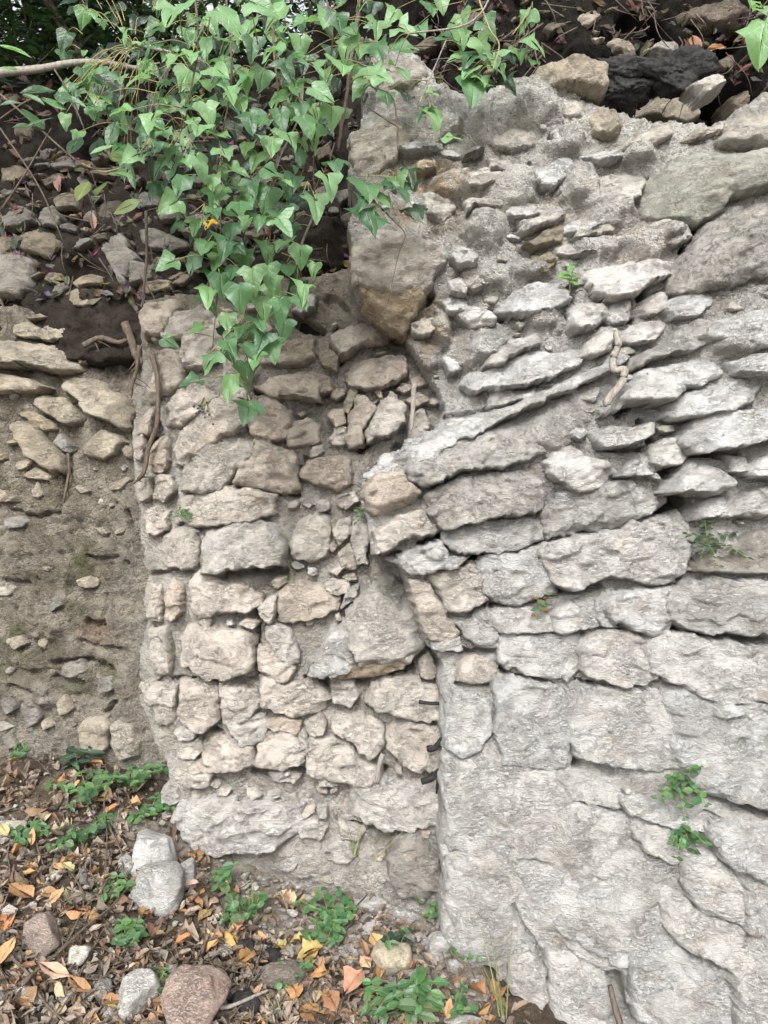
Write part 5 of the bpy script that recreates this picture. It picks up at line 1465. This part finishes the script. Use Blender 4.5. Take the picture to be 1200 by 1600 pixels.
T1 = """268,18,66,-8,l,1.75 355,22,56,60,l,1.75 405,4,50,70,l,1.7 245,38,36,-80,l 240,63,32,-70 292,52,32,20 290,118,46,-20,l 305,152,38,190 215,115,42,-80,l 340,108,44,50 350,92,40,30 375,160,36,20 390,182,46,0 300,165,34,70 190,172,38,-60,l 235,190,44,10,l
265,165,40,80 345,210,36,50 282,283,46,0 250,252,40,-30 315,258,42,25 265,320,42,-40 305,352,38,-10 360,355,46,0 335,328,32,0 375,318,46,15 368,262,36,50 325,346,24,0,y 430,18,46,-50,l 445,40,44,10 475,32,48,-20,l 510,28,46,0,l 530,32,44,20 470,70,40,0 550,45,30,30
562,68,46,0 420,75,46,-20 447,105,40,0 462,128,42,20 432,148,48,10,l 456,135,38,-20 495,105,44,10 535,100,48,-10 575,108,44,10 565,138,48,-30 597,118,38,40,l 502,145,44,60,l 470,168,36,-10 440,185,40,0 480,190,40,30 410,185,36,-10 415,215,34,0 455,215,34,20
525,252,36,0 517,283,44,0,l 426,266,38,60 448,288,34,0 495,316,46,0,l 416,308,44,-10 443,350,46,40,l 430,335,34,0 460,280,34,-10 470,240,32,0 400,245,36,-20 385,225,36,0 350,235,36,10 330,280,36,0 345,300,32,-20 395,290,38,10 405,340,36,0 385,345,36,0
260,412,38,-60 300,408,36,-10 325,452,48,0,l 332,428,36,10 375,462,46,10 308,512,30,-30 265,533,30,60 326,562,42,-10 360,540,38,10 298,596,38,-60 356,602,48,10 386,582,42,30 388,637,46,0 392,548,42,20 412,480,42,0 428,452,40,20,l 440,482,42,0 475,450,42,10,l 490,420,26,0 428,478,44,0
445,512,38,0 410,528,38,-10 425,545,42,0 406,503,42,10 400,562,36,0 352,382,42,-10 380,402,42,0 420,392,42,10 440,382,38,0 340,405,42,-10 347,442,40,0 420,430,42,10 395,432,42,0 450,420,36,10 365,420,40,0 320,385,36,-10 355,500,34,0 375,515,34,0 470,470,32,20
225,215,38,-50 205,245,36,-40 255,205,36,20,l 280,215,40,0,l 310,200,40,-10,l 325,175,40,20,l 265,230,36,-20 240,225,34,0 290,245,38,20 330,130,38,0,l 360,140,36,20,l 320,70,36,0 360,60,38,30 395,70,38,0 385,40,40,-20,l 330,35,36,20 300,85,34,0,l 270,90,36,-20 410,120,40,0 385,120,38,0,l 425,225,34,0 520,180,38,10 540,70,40,-20 590,75,36,20 590,45,34,0"""
def parse(s):
    out = []
    for q in s.split():
        f = q.split(',')
        out.append(tuple([float(f[0]), float(f[1]), float(f[2]), float(f[3])]+([f[4]] if len(f) > 4 else [])+([float(f[5])] if len(f) > 5 else [])))
    return out
ST1 = [([(300,-40,2.4),(310,60,2.36),(300,130,2.34),(285,200,2.36),(255,250,2.38)], .004, .0015, 'bark'), ([(420,-40,2.5),(430,100,2.42),(440,200,2.4),(425,300,2.4),(420,400,2.4),(410,480,2.4),(395,560,2.38),(386,625,2.36)], .0045, .0012, 'bark'),
       ([(350,-40,2.45),(362,120,2.38),(340,250,2.4),(345,350,2.4),(340,450,2.38),(332,545,2.4)], .004, .0013, 'bark'), ([(500,-40,2.5),(520,60,2.45),(500,160,2.45),(490,250,2.46),(492,310,2.44)], .004, .0013, 'bark'),
       ([(560,20,2.6),(547,103,2.58),(543,140,2.58),(535,190,2.58),(528,236,2.6)], .008, .005, 'bark'), ([(516,150,2.6),(525,180,2.6),(535,205,2.6)], .005, .004, 'bark'), ([(463,402,2.6),(480,360,2.56),(495,325,2.54)], .005, .003, 'grey_bark'), ([(400,110,2.5),(470,97,2.5),(530,95,2.52),(575,100,2.55)], .005, .003, 'bark'),
       ([(430,270,2.5),(440,240,2.5),(468,180,2.5),(475,120,2.5)], .003, .003, 'grey_bark'), ([(478,250,2.55),(472,180,2.55),(470,140,2.55)], .003, .003, 'grey_bark'), ([(208,68,2.5),(240,75,2.48),(270,84,2.45)], .009, .006, 'grey_bark'), ([(330,550,2.4),(352,525,2.4),(372,505,2.4),(385,480,2.42)], .002, .002, 'petiole'),
       ([(455,470,2.45),(465,430,2.45),(460,405,2.45),(440,395,2.45)], .002, .002, 'petiole')]
CL1 = [("90,90 230,60 260,200 200,270 140,250 100,190", 34, 2.35, 2.7, 18, 36, GREENS+LIGHT), ("110,-60 620,-60 600,90 560,150 520,200 470,260 400,330 330,330 260,260 190,230 130,160 120,40", 95, 2.25, 2.75, 15, 38, GREENS+LIGHT), ("300,300 470,300 500,420 460,520 420,560 390,640 360,560 330,480 290,420", 32, 2.35, 2.65, 26, 40, GREENS+DARK),
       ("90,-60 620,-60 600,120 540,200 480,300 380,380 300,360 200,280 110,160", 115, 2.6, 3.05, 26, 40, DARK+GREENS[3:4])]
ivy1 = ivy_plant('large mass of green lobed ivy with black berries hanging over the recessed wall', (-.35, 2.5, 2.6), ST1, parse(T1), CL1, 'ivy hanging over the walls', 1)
# berries in round heads, and the pale stalks they sit on
V0, F0 = ico(1)
VB, FB, stalk = [], [], []
r_ = random.Random(9)
def berries(u, v, Y, n, rad=22, size=.0042):
    c = at(u, v, Y)
    for i in range(n):
        q = c+Vector((r_.gauss(0, rad*.45)*Y/F, r_.uniform(-.02, .02), r_.gauss(0, rad*.4)*Y/F))
        FB.append(F0+len(VB)*len(V0)); VB.append(V0*size*r_.uniform(.8, 1.15)+np.array(q))
        stalk.append(([q, c+Vector((0, .01, .035))], .0008, .0008, i))
for (u, v, n) in ((228,236,12),(232,232,6),(294,232,9),(278,222,6),(345,245,5),(318,335,4),(315,350,6),(365,62,5),(320,50,5),(370,45,4),(480,300,4),(318,638,9),(322,644,5)):
    berries(u, v, 2.2 if v < 600 else 2.35, n, 16)
o = tag(obj('berry', mesh_of('berry', np.concatenate(VB), np.concatenate(FB), M['berry']), ivy1, -ivy1.location), kind='stuff')
tubes('berry_stalk', stalk, 'petiole', ivy1, True, 4)

ivy_plant('small ivy shoot with few dark leaves trailing over the boulder below the upper block', (0, 2.5, 2.5), [([(560,275,2.5),(600,275,2.46),(618,280,2.46)], .002, .001, 'petiole'), ([(590,320,2.5),(615,345,2.48),(633,367,2.48),(622,400,2.5),(606,475,2.52)], .0025, .001, 'bark')],
          parse("575,293,54,10,g,2.42 597,302,42,30,g,2.45 568,312,34,-20,g,2.4 575,335,52,10,g,2.4 590,345,40,-20,g,2.42 628,298,48,0,g,2.42 640,268,44,10,d,2.46 650,325,42,20,d,2.48 622,280,32,20,g,2.44 645,290,36,0,d,2.47 608,285,26,-30,g,2.45"), [], 'ivy hanging over the walls', 2)
ivy_plant('ivy sprig with pale green leaves drooping from the soil onto the wall top', (.25, 2.6, 3.0), [([(640,52,2.6),(717,42,2.56),(750,22,2.56),(768,-10,2.6)], .003, .003, 'grey_bark'), ([(653,167,2.62),(675,115,2.6),(697,63,2.62)], .0025, .002, 'grey_bark'), ([(745,-10,2.6),(765,45,2.58),(780,70,2.58),(770,110,2.56)], .003, .002, 'petiole'), ([(622,235,2.6),(620,190,2.6),(612,150,2.6),(580,135,2.6)], .003, .0025, 'bark'), ([(622,198,2.6),(600,185,2.6),(578,170,2.6)], .003, .002, 'bark'), ([(800,55,2.55),(815,35,2.55),(830,10,2.6)], .002, .002, 'petiole')],
          parse("715,88,38,-50,g,2.65 735,85,42,-20,g,2.60 757,72,46,40,l,2.60 740,140,50,0,g,2.60 752,118,42,0,g,2.60 772,90,42,0,l,2.60 782,105,38,20,g,2.60 720,57,42,10,l,2.65 700,55,44,40,g,2.65 762,40,38,40,g,2.65 675,10,36,0,g,2.65 690,3,36,10,l,2.65 820,28,38,-70,l,2.60 835,64,38,60,l,2.60 812,80,34,0,g,2.65 832,95,30,-20,g,2.65 800,85,32,0,d,2.65 795,130,30,20,d,2.65 630,75,46,80,g,2.65 628,112,46,20,g,2.65 635,45,40,60,l,2.65 655,42,34,30,g,2.65 675,145,28,60,l,2.65 682,180,40,20,g,2.65 660,172,34,-30,g,2.65 705,212,32,60,l,2.65 605,150,34,0,g,2.65 635,150,32,-10,d,2.65 615,20,34,-20,l,2.65 720,30,34,0,g,2.65 742,120,34,-20,d,2.65 765,130,36,0,d,2.65 730,112,34,-30,g,2.60"), [], 'ivy hanging over the walls', 3)
ivy_plant('single large pale ivy leaf hanging in at the upper frame corner over the lichened boulder', (.85, 1.7, 2.6), [([(1240,-30,1.7),(1215,10,1.7),(1200,40,1.7)], .002, .001, 'petiole')], parse("1190,55,74,-8,l,1.7 1205,18,50,20,l,1.72 1190,5,40,60,g,1.75"), [], 'ivy hanging over the walls', 4)

# ------------------------------------------------------------------ bay shrub with long leaves at the left of the ivy
def shrub(label, base, stems, traced, pal, seed, name, cat, meshes, group=None, up=None):
    r_ = random.Random(seed)
    root = tag(empty(name, base), label, cat, group)
    for P, a, b, mt in stems: tubes('stem', [([at(*q) for q in P], a, b, seed)], mt, root)
    for t in traced:
        u, v, px, ang = t[:4]; kind = t[4] if len(t) > 4 else 'g'; Y = t[5] if len(t) > 5 else r_.uniform(2.25, 2.5)
        leaf_at(r_.choice(meshes), u, v, Y, px, ang, r_.choice({'g': pal, 'l': LIGHT, 'd': DARK, 'y': [(.13,.17,.06),(.17,.20,.08)]}[kind]), root, r_, up)
    return root
shrub('bay shrub with long pointed leaves growing at the edge beside the berried ivy', (-.9, 2.45, 2.4),
      [([(-20,130,2.5),(50,190,2.45),(100,235,2.42),(140,262,2.4),(195,262,2.4)], .004, .002, 'bark'), ([(60,150,2.5),(30,165,2.5),(-20,200,2.5)], .003, .002, 'bark'), ([(190,262,2.4),(160,268,2.4),(128,255,2.4)], .0025, .0015, 'petiole'), ([(85,108,2.5),(110,150,2.5),(133,205,2.5)], .003, .0025, 'bark')],
      parse("117,222,58,0,d 150,226,60,12,d 176,205,46,-20 188,200,40,30 130,295,58,-10,y 158,292,56,8,y 187,272,50,55 205,272,42,10 200,320,50,-70,y 160,232,40,-80,l 62,140,52,-70 50,152,40,70 82,158,46,60 110,155,48,80 65,188,42,-50 50,182,44,80 18,160,36,-80 12,105,30,90,l 20,75,52,90,l 132,80,32,0,l 95,150,40,70 40,195,38,-40 150,120,44,30,d 130,130,44,-60,d 165,125,40,60,d 238,300,34,0,d 180,245,40,60,y"),
      GREENS, 21, 'bay_shrub', 'shrub', BAY)

# branch across the corner and bare stems of the thicket
def branch(label, P, r0, r1, mt, name='branch', cat='branch', group=None):
    pts3 = [at(*q) for q in P]
    S = smooth_path(pts3, 7)
    q_ = random.Random(int(P[0][0]*3+P[0][1])); wb = .13 if (name == 'hanging_root' and mt == 'bark') else .06
    V, Fc = tube(S, [(r0+(r1-r0)*i/(len(S)-1))*q_.uniform(1-wb, 1+wb)*(1 if i < len(S)-2 else .55) for i in range(len(S))], 9, wb*.8, int(P[0][0]+P[0][1]))
    if name == 'hanging_root' and mt == 'bark':
        for k in range(5):
            i0 = q_.randint(2, len(S)-2); a = S[i0]
            d = Vector((q_.uniform(-1, 1), q_.uniform(.0, .6), q_.uniform(-1.2, .2)))*q_.uniform(.03, .09)
            v2, f2 = tube(smooth_path([a, a+d*.5+Vector((q_.uniform(-.01, .01), 0, 0)), a+d], 3), [r1*.5*(1-.12*j) for j in range(7)], 5, .2, k)
            n0 = len(V); V = V+v2; Fc = Fc+[tuple(x+n0 for x in f) for f in f2]
    org = S[0]
    o = obj(name, mesh_of(name, [tuple(Vector(v)-org) for v in V], Fc, M[mt]), None, org)
    return tag(o, label, cat, group)
branch('smooth grey branch reaching across the upper corner in front of the thicket', [(-120,135,2.8),(0,114,2.7),(60,108,2.68),(115,98,2.66),(165,98,2.66),(215,106,2.66),(250,98,2.66)], .017, .005, 'grey_bark')
branch('thin bent stem hanging over the soil below the bay shrub', [(228,330,2.9),(229,400,2.92),(222,480,2.95)], .006, .005, 'bark', group='bare stems on the bank')
branch('pale thin stem slanting between the stones below the yellowed bay leaves', [(133,290,2.7),(150,330,2.8),(166,362,2.95)], .004, .003, 'grey_bark', group='bare stems on the bank')
branch('dark leaning trunk with rough bark in the thicket against the sky', [(40,-60,4.4),(85,20,4.3),(125,90,4.25),(150,160,4.2)], .022, .028, 'bark', 'tree_trunk', 'trunk')
branch('dark upright stem in the thicket rising left of the ivy', [(130,-60,4.5),(128,20,4.4),(124,100,4.3),(120,170,4.2)], .016, .02, 'bark', 'tree_trunk', 'trunk')
branch('thin brown twig slanting down the bank below the grey branch', [(0,200,3.2),(60,290,3.2),(100,380,3.2)], .004, .003, 'bark', group='bare stems on the bank')
branch('thin brown twig lying on the bank left of the hanging stem', [(0,330,3.2),(40,270,3.2),(80,200,3.2)], .004, .003, 'bark', group='bare stems on the bank')
# twiggy roots and stems of the bank: stuff
r_ = random.Random(31); P_ = []
for i in range(230):
    u, v = r_.choice([(r_.uniform(-40, 540), r_.uniform(130, 470)), (r_.uniform(650, 1220), r_.uniform(-20, 140))])
    Y = float(D_bank(np.array([u]), np.array([v]))[0])-r_.uniform(.02, .12)
    du, dv = r_.uniform(-70, 70), r_.uniform(-20, 80)
    P_.append(([at(u, v, Y), at(u+du*.5+r_.uniform(-12, 12), v+dv*.5, Y-.02), at(u+du, v+dv, Y+.03)], r_.uniform(.0015, .004), .0012, i))
tag(tubes('rootlets', P_, 'bark'), kind='stuff')

# thicket behind the bank
def thicket(label, cx, cy, z0, z1, rx, ry, n, seed, pal, size):
    r_ = random.Random(seed)
    root = tag(empty('thicket_bush', (cx, cy, z0)), label, 'bush', 'bushes behind the bank')
    m = Mass(); st = []
    for i in range(14):
        a = r_.random()*6.28
        q = Vector((cx+math.cos(a)*rx*.8, cy+math.sin(a)*ry*.7, r_.uniform(z0+.3, z1)))
        st.append(([Vector((cx+r_.uniform(-.15, .15), cy, z0)), Vector((cx, cy, z0)).lerp(q, .5)+Vector((r_.uniform(-.12, .12), 0, .05)), q], .014, .004, i))
        clump = [q, q.lerp(Vector((cx, cy, (z0+z1)/2)), .4)]
        for c in clump:
            for k in range(n//28):
                p = c+Vector((r_.gauss(0, rx*.26), r_.gauss(0, ry*.25), r_.gauss(0, .16)))
                b = r_.random()*6.28
                m.add(r_.choice(BUSH), p, (math.cos(b), math.sin(b), r_.uniform(-.9, .3)), (r_.uniform(-.6, .6), r_.uniform(-.9, .3), 1), r_.uniform(*size), tuple(x*r_.uniform(.8, 1.2) for x in r_.choice(pal)))
    tubes('stem', st, 'bark', root)
    m.build('foliage', M['leaf'], root)
    return root
TH = DARK+[(.035,.06,.028),(.045,.07,.03)]
thicket('dark leafy bush at the far upper corner with sky showing between its leaves', -2.2, 4.55, 3.2, 4.9, .62, .45, 3200, 1, TH, (.06, .11))
thicket('dense green bush behind the ivy at the top of the bank', -1.1, 4.65, 3.4, 5.0, .60, .45, 3200, 2, TH, (.06, .11))
thicket('shadowy bush behind the dark leaning trunk', -1.7, 4.95, 3.3, 5.1, .55, .4, 3000, 3, TH, (.06, .11))
thicket('bush beyond the top of the ivy where the bank rises', -.45, 4.5, 3.8, 5.2, .5, .4, 1500, 4, TH, (.06, .10))
thicket('bush farther along the bank beyond the low dark bush', -3.4, 4.4, 3.3, 4.7, .8, .45, 1200, 8, TH, (.06, .11))
thicket('low dark bush on the bank edge under the grey branch', -1.95, 4.05, 3.35, 3.95, .75, .25, 2000, 5, TH, (.05, .09))
thicket('tall bush far behind closing off the sky over the bank', -1.9, 6.2, 3.3, 6.2, 1.2, .5, 1700, 6, TH, (.09, .15))

def crown(label, cx, cy, z, R, n, seed):
    """An unseen crown added overhead to shade the bank: limbs reaching out over the wall from a trunk behind it, leaves in loose clumps."""
    r_ = random.Random(seed)
    root = tag(empty('overhanging_tree', (cx-.6, cy+2.6, 3.3)), label, 'tree')
    base = Vector((cx-.6, cy+2.6, 3.3)); top = Vector((cx-.4, cy+2.0, z+.2))
    tubes('trunk', [([base, base.lerp(top, .5)+Vector((.1, 0, 0)), top], .13, .09, 1)], 'bark', root)
    limbs, m = [], Mass()
    for i in range(16):
        a = r_.random()*6.28; q = Vector((cx+math.cos(a)*R*r_.uniform(.2, 1)*1.2, cy+math.sin(a)*R*.7*r_.uniform(.2, 1), z+r_.uniform(0, .9)))
        limbs.append(([top, top.lerp(q, .5)+Vector((0, 0, .2)), q], .04, .008, i))
        for k in range(n//16):
            p = q+Vector((r_.gauss(0, .38), r_.gauss(0, .26), r_.gauss(0, .2)))
            p.z = max(p.z, z-.15)
            b = r_.random()*6.28
            m.add(r_.choice(BUSH), p, (math.cos(b), math.sin(b), -.3), (r_.uniform(-.6, .6), r_.uniform(-.6, .6), 1), r_.uniform(.07, .13), r_.choice(TH))
    tubes('limb', limbs, 'bark', root)
    m.build('foliage', M['leaf'], root)
crown('tree added with an unseen crown overhead that shades the bank behind the ivy', -1.5, 2.75, 4.45, 1.35, 5200, 5)  # out of view; placed and shaped to keep sun off the bank
# dead leaves caught on the bank
m = Mass(); r_ = random.Random(77)
for i in range(700):
    u, v = r_.choice([(r_.uniform(-80, 560), r_.uniform(110, 480)), (r_.uniform(-80, 560), r_.uniform(110, 480)), (r_.uniform(650, 1260), r_.uniform(-60, 130))])
    Y = float(D_bank(np.array([u]), np.array([v]))[0])-r_.uniform(.015, .07)
    a = r_.random()*6.28
    m.add(r_.choice(DEAD), at(u, v, Y), (math.cos(a), -.3, math.sin(a)), (r_.uniform(-.6, .6), -1, r_.uniform(0, 1.2)), r_.uniform(.035, .075), tuple(c*r_.uniform(.35, .9)*(.5 if u > 600 else 1) for c in r_.choice(BROWNS[:3]+BROWNS[5:])))
m.build('bank_litter', M['dead'])
for (u, v, s, a, lab, col) in ((1086,75,48,10,'reddish brown dry leaf hanging upright in the dark soil above the charred log',(.27,.15,.09)),(92,285,28,0,'pinkish brown dead leaf caught on twigs above the brown bank stone',(.28,.17,.14)),(145,345,28,10,'pinkish dead leaf lying on the bank below the yellowed bay leaves',(.27,.18,.15)),(1118,75,28,80,'small rust coloured leaf beside the upright dry leaf in the soil',(.30,.16,.08))):
    Y = float(D_bank(np.array([u]), np.array([v]))[0])-.09
    o, c = leaf_at(DEAD[0], u, v, Y, s, a, col, None, r_, .2, 'dry_leaf')
    tag(o, lab, 'leaf', 'dry leaves on the bank')

# ------------------------------------------------------------------ roots and sticks in the walls
def hug(D, P, off):
    return [(u, v, float(D(np.array([u]), np.array([v]))[0])-off) for u, v in P]
branch('black gnarled root hanging down the edge between the earthy and the block wall', hug(D_mid, [(238,555),(246,590),(247,625),(245,665),(232,700),(226,735),(213,752)], .10), .011, .008, 'bark', 'hanging_root', 'root', 'roots in the walls')
branch('short dark root hanging beside the long gnarled one', hug(D_mid, [(218,540),(214,575),(206,605),(205,622)], .12), .009, .005, 'bark', 'hanging_root', 'root', 'roots in the walls')
branch('thick dark root stump curving down out of the soil', hug(D_left, [(195,505),(205,530),(213,555),(225,565),(240,553)], .14), .018, .014, 'bark', 'hanging_root', 'root', 'roots in the walls')
branch('horizontal dark root crossing the soil hollow above the slabs', hug(D_left, [(130,540),(155,528),(185,535),(200,530)], .13), .012, .010, 'bark', 'hanging_root', 'root', 'roots in the walls')
branch('thin root running upward from the hanging stem into the soil', hug(D_left, [(222,480),(228,440),(230,400)], .12), .005, .004, 'grey_bark', 'hanging_root', 'root', 'roots in the walls')
branch('thin dark root hanging down the earthy wall under the slanting slab', hug(D_left, [(106,708),(108,735),(103,765),(98,788)], .035), .007, .005, 'bark', 'hanging_root', 'root', 'roots in the walls')
branch('twisted grey root looping between stones of the forward wall', hug(D_right, [(962,520),(966,540),(958,560),(960,578),(975,578),(972,598),(955,618),(945,634)], .135), .010, .013, 'grey_bark', 'hanging_root', 'root', 'roots in the walls')
branch('pale grey stub of stick standing upright beside the leaning stones', hug(D_mid, [(647,602),(645,640),(642,674)], .17), .009, .008, 'grey_bark', 'stick', 'stick')
branch('dark stick stub poking out of the block wall beside the straight edge', hug(D_mid, [(655,1097),(672,1099),(690,1099)], .10), .007, .006, 'char', 'stick', 'stick')
branch('thick dark stub of wood at the straight wall edge below the upper stub', hug(D_mid, [(668,1170),(680,1168),(692,1155),(692,1180)], .09), .012, .008, 'char', 'stick', 'stick')
branch('forked dark wood stub at the wall edge above the square block', hug(D_mid, [(660,1221),(675,1216),(686,1205),(682,1240)], .09), .012, .006, 'char', 'stick', 'stick')
branch('brown pointed stick leaning out of the hole near the foot of the forward wall', hug(D_right, [(953,1540),(960,1570),(972,1610)], .06), .008, .011, 'bark', 'stick', 'stick')
branch('grey stick wedged in the crevice above the square block', hug(D_mid, [(598,1178),(592,1198),(590,1225)], .07), .009, .009, 'grey_bark', 'stick', 'stick')

# charred log on the wall top
root = tag(empty('charred_log', at(1010, 120, 2.92)), 'charred black log lying on the wall top between pale stones', 'log')
for (u, v, w, h, rot, sd) in ((985,112,120,52,-8,1),(1055,118,110,64,6,2),(975,135,70,40,0,3)):
    Y = 2.90
    s = Y/F
    me = rock_mesh(w*s, h*s*1.1, h*s, 900+sd, 5, 16, 4.2, M['char'])
    o = obj('log_piece', me, root, at(u, v, Y)-root.location)
    o.rotation_euler = (0, math.radians(rot), .2)

# ------------------------------------------------------------------ herbs
HG = [(.060,.135,.050),(.050,.115,.045),(.075,.155,.058),(.088,.17,.066)]
def herb(label, p, n_st, H, lpx, spread, seed, meshes, pal, name='herb', pairs=4, flat=.5, out=(0, 0, 1), group='small herbs growing on the ground'):
    """A tuft: stems spreading from p with leaves in opposite pairs and a tip pair."""
    r_ = random.Random(seed)
    p = Vector(p); out = Vector(out).normalized()
    s = p.y/F
    root = tag(empty(name, p), label, 'plant', group)
    side = out.orthogonal().normalized(); side2 = out.cross(side)
    for i in range(n_st):
        a = 6.283*i/n_st+r_.uniform(-.5, .5)
        d = (out*r_.uniform(.5, 1.0)+(side*math.cos(a)+side2*math.sin(a))*spread*r_.uniform(.3, 1.0)).normalized()
        L = H*s*r_.uniform(.6, 1.1)
        P = [p+(side*math.cos(a)+side2*math.sin(a))*.004, p+d*L*.5+Vector((0, 0, L*.08)), p+d*L+Vector((0, 0, -L*.08))]
        tubes('stem', [(P, .0013, .0008, i)], 'green_stem', root, n=4)
        S = smooth_path(P, 6)
        for k in range(pairs):
            q = S[min(len(S)-1, int((k+1)/pairs*(len(S)-1)))]
            b = r_.uniform(0, 3.14)
            for sg in (0, math.pi):
                h = Vector((math.cos(b+sg), math.sin(b+sg)*.7, .25))
                nrm = Vector((r_.uniform(-.3, .3), -.55+r_.uniform(-.3, .2), flat+.5))
                put_leaf(r_.choice(meshes), q, h, nrm, lpx*s*r_.uniform(.55, 1.1)*(1-.25*(k == pairs-1)), tuple(c*r_.uniform(.85, 1.15) for c in r_.choice(pal)), root, 'leaf')
    return root
g = on_ground
herb('dark glossy seedling with broad leaves at the foot of the earthy wall', g(120,1205), 3, 55, 34, .5, 1, BAY, DARK+[(.03,.065,.033)], pairs=3)
herb('creeping herb of small round leaves below the glossy seedling', g(140,1250), 9, 74, 17, 2.2, 2, HERB, HG, pairs=3)
herb('creeping herb patch touching the dead leaves at the foot of the wall corner', g(205,1228), 8, 62, 16, 2.0, 3, HERB, HG, pairs=4)
herb('creeping herb tuft beside the pale base block', g(232,1275), 6, 56, 17, 2.0, 4, HERB, HG, pairs=3)
herb('small round leaved herb in the litter halfway below the seedling', g(125,1320), 7, 60, 17, 2.0, 5, HERB, HG, pairs=4)
herb('herb sprig beside the cream stone at the litter edge', g(45,1315), 5, 40, 18, 1.1, 6, HERB, HG, pairs=3)
herb('bright green rosette in the litter left of the round grey stone', g(180,1405), 7, 34, 20, 1.0, 7, HERB, [HG[2], HG[3]], pairs=2)
herb('young herb with oval leaves growing above the bright white wedge stone', g(200,1480), 5, 44, 20, .8, 8, HERB, HG, pairs=3)
herb('feathery herb beside the bright white wedge stone', g(240,1560), 5, 44, 12, .9, 9, HERB, HG, pairs=4)
herb('tall herb clump with grass growing near the round grey stone', g(378,1445), 6, 74, 20, .9, 10, HERB, HG, pairs=3)
herb('herb with two round leaves standing below the pale base block', g(350,1388), 3, 46, 26, .4, 11, HERB, [HG[3], HG[2]], pairs=2)
herb('round leaved herb clump growing before the dark stones', g(515,1440), 8, 66, 18, 1.8, 12, HERB, HG, pairs=3)
herb('second round leaved clump below the thin white sliver', g(508,1478), 6, 50, 18, 1.0, 13, HERB, HG, pairs=4)
herb('low green sprig creeping among orange leaves near the bottom', g(450,1540), 5, 46, 14, 1.1, 14, HERB, HG, pairs=4)
herb('small herb sprigs standing in front of the cream yellow stone', g(618,1500), 4, 62, 18, .5, 15, HERB, DARK+HG[:2], pairs=3)
herb('big bright herb with toothed leaves at the bottom of the frame', g(650,1598), 6, 80, 36, .8, 16, TOOTH, HG, pairs=3)
herb('toothed herb seedling left of the big toothed herb', g(600,1590), 5, 52, 30, .9, 17, TOOTH, HG, pairs=3)
herb('clover like herb leaning on the foot of the forward wall', g(690,1440), 6, 56, 18, .9, 18, HERB, HG[2:], pairs=3)
herb('little herb in the dark gap by the foot of the forward wall', g(725,1500), 4, 36, 15, .9, 19, HERB, HG, pairs=3)
herb('herb tuft between the orange leaves beside the toothed herb', g(715,1590), 5, 46, 20, .9, 20, HERB, HG, pairs=3)
herb('sparse herb at the litter edge under the earthy wall', g(30,1190), 3, 26, 14, .9, 22, HERB, HG, pairs=2)
def wp(D, u, v, off): return at(u, v, float(D(np.array([u]), np.array([v]))[0])-off)
herb('green fern like plant rooted in the crevice under the big forward block', wp(D_right,1062,1228,.03), 7, 62, 16, 1.5, 31, HERB, HG, pairs=4, out=(0, -.7, .3), group='plants rooted in the walls')
herb('plant with light green lobes hanging under the thin slab', wp(D_right,1068,1298,.03), 4, 44, 18, 1.0, 32, HERB, HG[1:], pairs=3, out=(.1, -.7, -.3), group='plants rooted in the walls')
herb('creeping plant with dull rounded leaves below the black hole', wp(D_right,1105,850,.03), 7, 60, 13, 1.8, 33, HERB, [(.05,.085,.05),(.04,.07,.04)], pairs=4, out=(0, -.6, .3), group='plants rooted in the walls')
herb('tiny plant with a reddish shoot on the thin stone course', wp(D_right,848,948,.03), 4, 30, 14, 1.1, 34, HERB, [(.09,.14,.06),(.07,.13,.07),(.22,.07,.05)], pairs=2, out=(0, -.7, .3), group='plants rooted in the walls')
herb('bright yellow green seedling standing in the rubble', wp(D_right,890,458,.05), 2, 44, 24, .2, 35, HERB, [(.13,.24,.06),(.11,.2,.05)], pairs=2, out=(0, -.3, 1), group='plants rooted in the walls')
herb('tiny green weed growing among the pinkish courses', wp(D_mid,289,805,.06), 4, 20, 11, 1.0, 36, HERB, HG, pairs=2, out=(0, -.7, .4), group='plants rooted in the walls')
herb('tiny green weed growing above the narrow leaning stones', wp(D_mid,568,806,.06), 4, 22, 11, 1.0, 37, HERB, HG, pairs=2, out=(0, -.7, .4), group='plants rooted in the walls')

def grass(label, p, n, H, seed, lean=(0, 0)):
    r_ = random.Random(seed); p = Vector(p); s = p.y/F
    root = tag(empty('grass_tuft', p), label, 'grass', 'grass tufts')
    for i in range(n):
        a = r_.random()*6.28; L = H*s*r_.uniform(.6, 1.1); sp = r_.uniform(.1, .6)
        q = [p+Vector((r_.uniform(-.01, .01), r_.uniform(-.01, .01), 0))]
        d = Vector((math.cos(a)*sp+lean[0], math.sin(a)*sp*.6-.1+lean[1], 1)).normalized()
        V, Fc = [], []
        for k in range(6):
            t = k/5
            c = q[0]+d*L*t+Vector((d.x, d.y, -.6))*L*.45*t*t*sp
            w = .0019*(1-t**1.6)+.0003
            sd = Vector((-math.sin(a), math.cos(a), 0))
            V += [tuple(c-sd*w), tuple(c+Vector((0, -.0006, .0004))), tuple(c+sd*w)]
            if k: 
                b = (k-1)*3
                Fc += [(b, b+1, b+4, b+3), (b+1, b+2, b+5, b+4)]
        obj('blade', mesh_of('blade', V, Fc, M['green_stem']), root, -root.location)
    return root
grass('thin grass blades curving up against the forward wall base', g(785,1590), 7, 150, 41, (-.25, 0))
grass('grass tuft among the herbs near the round grey stone', g(395,1440), 9, 90, 42)
grass('small grass tuft rooted in the pale mortar at the wall foot', wp(D_mid,555,1335,.06), 8, 50, 43)
grass('few grass blades rising beside the orange leaves at the bottom', g(440,1590), 5, 70, 44)
grass('arching grass blade over the grey stone below the square block', wp(D_mid,585,1345,.10), 2, 100, 45, (.9, 0))
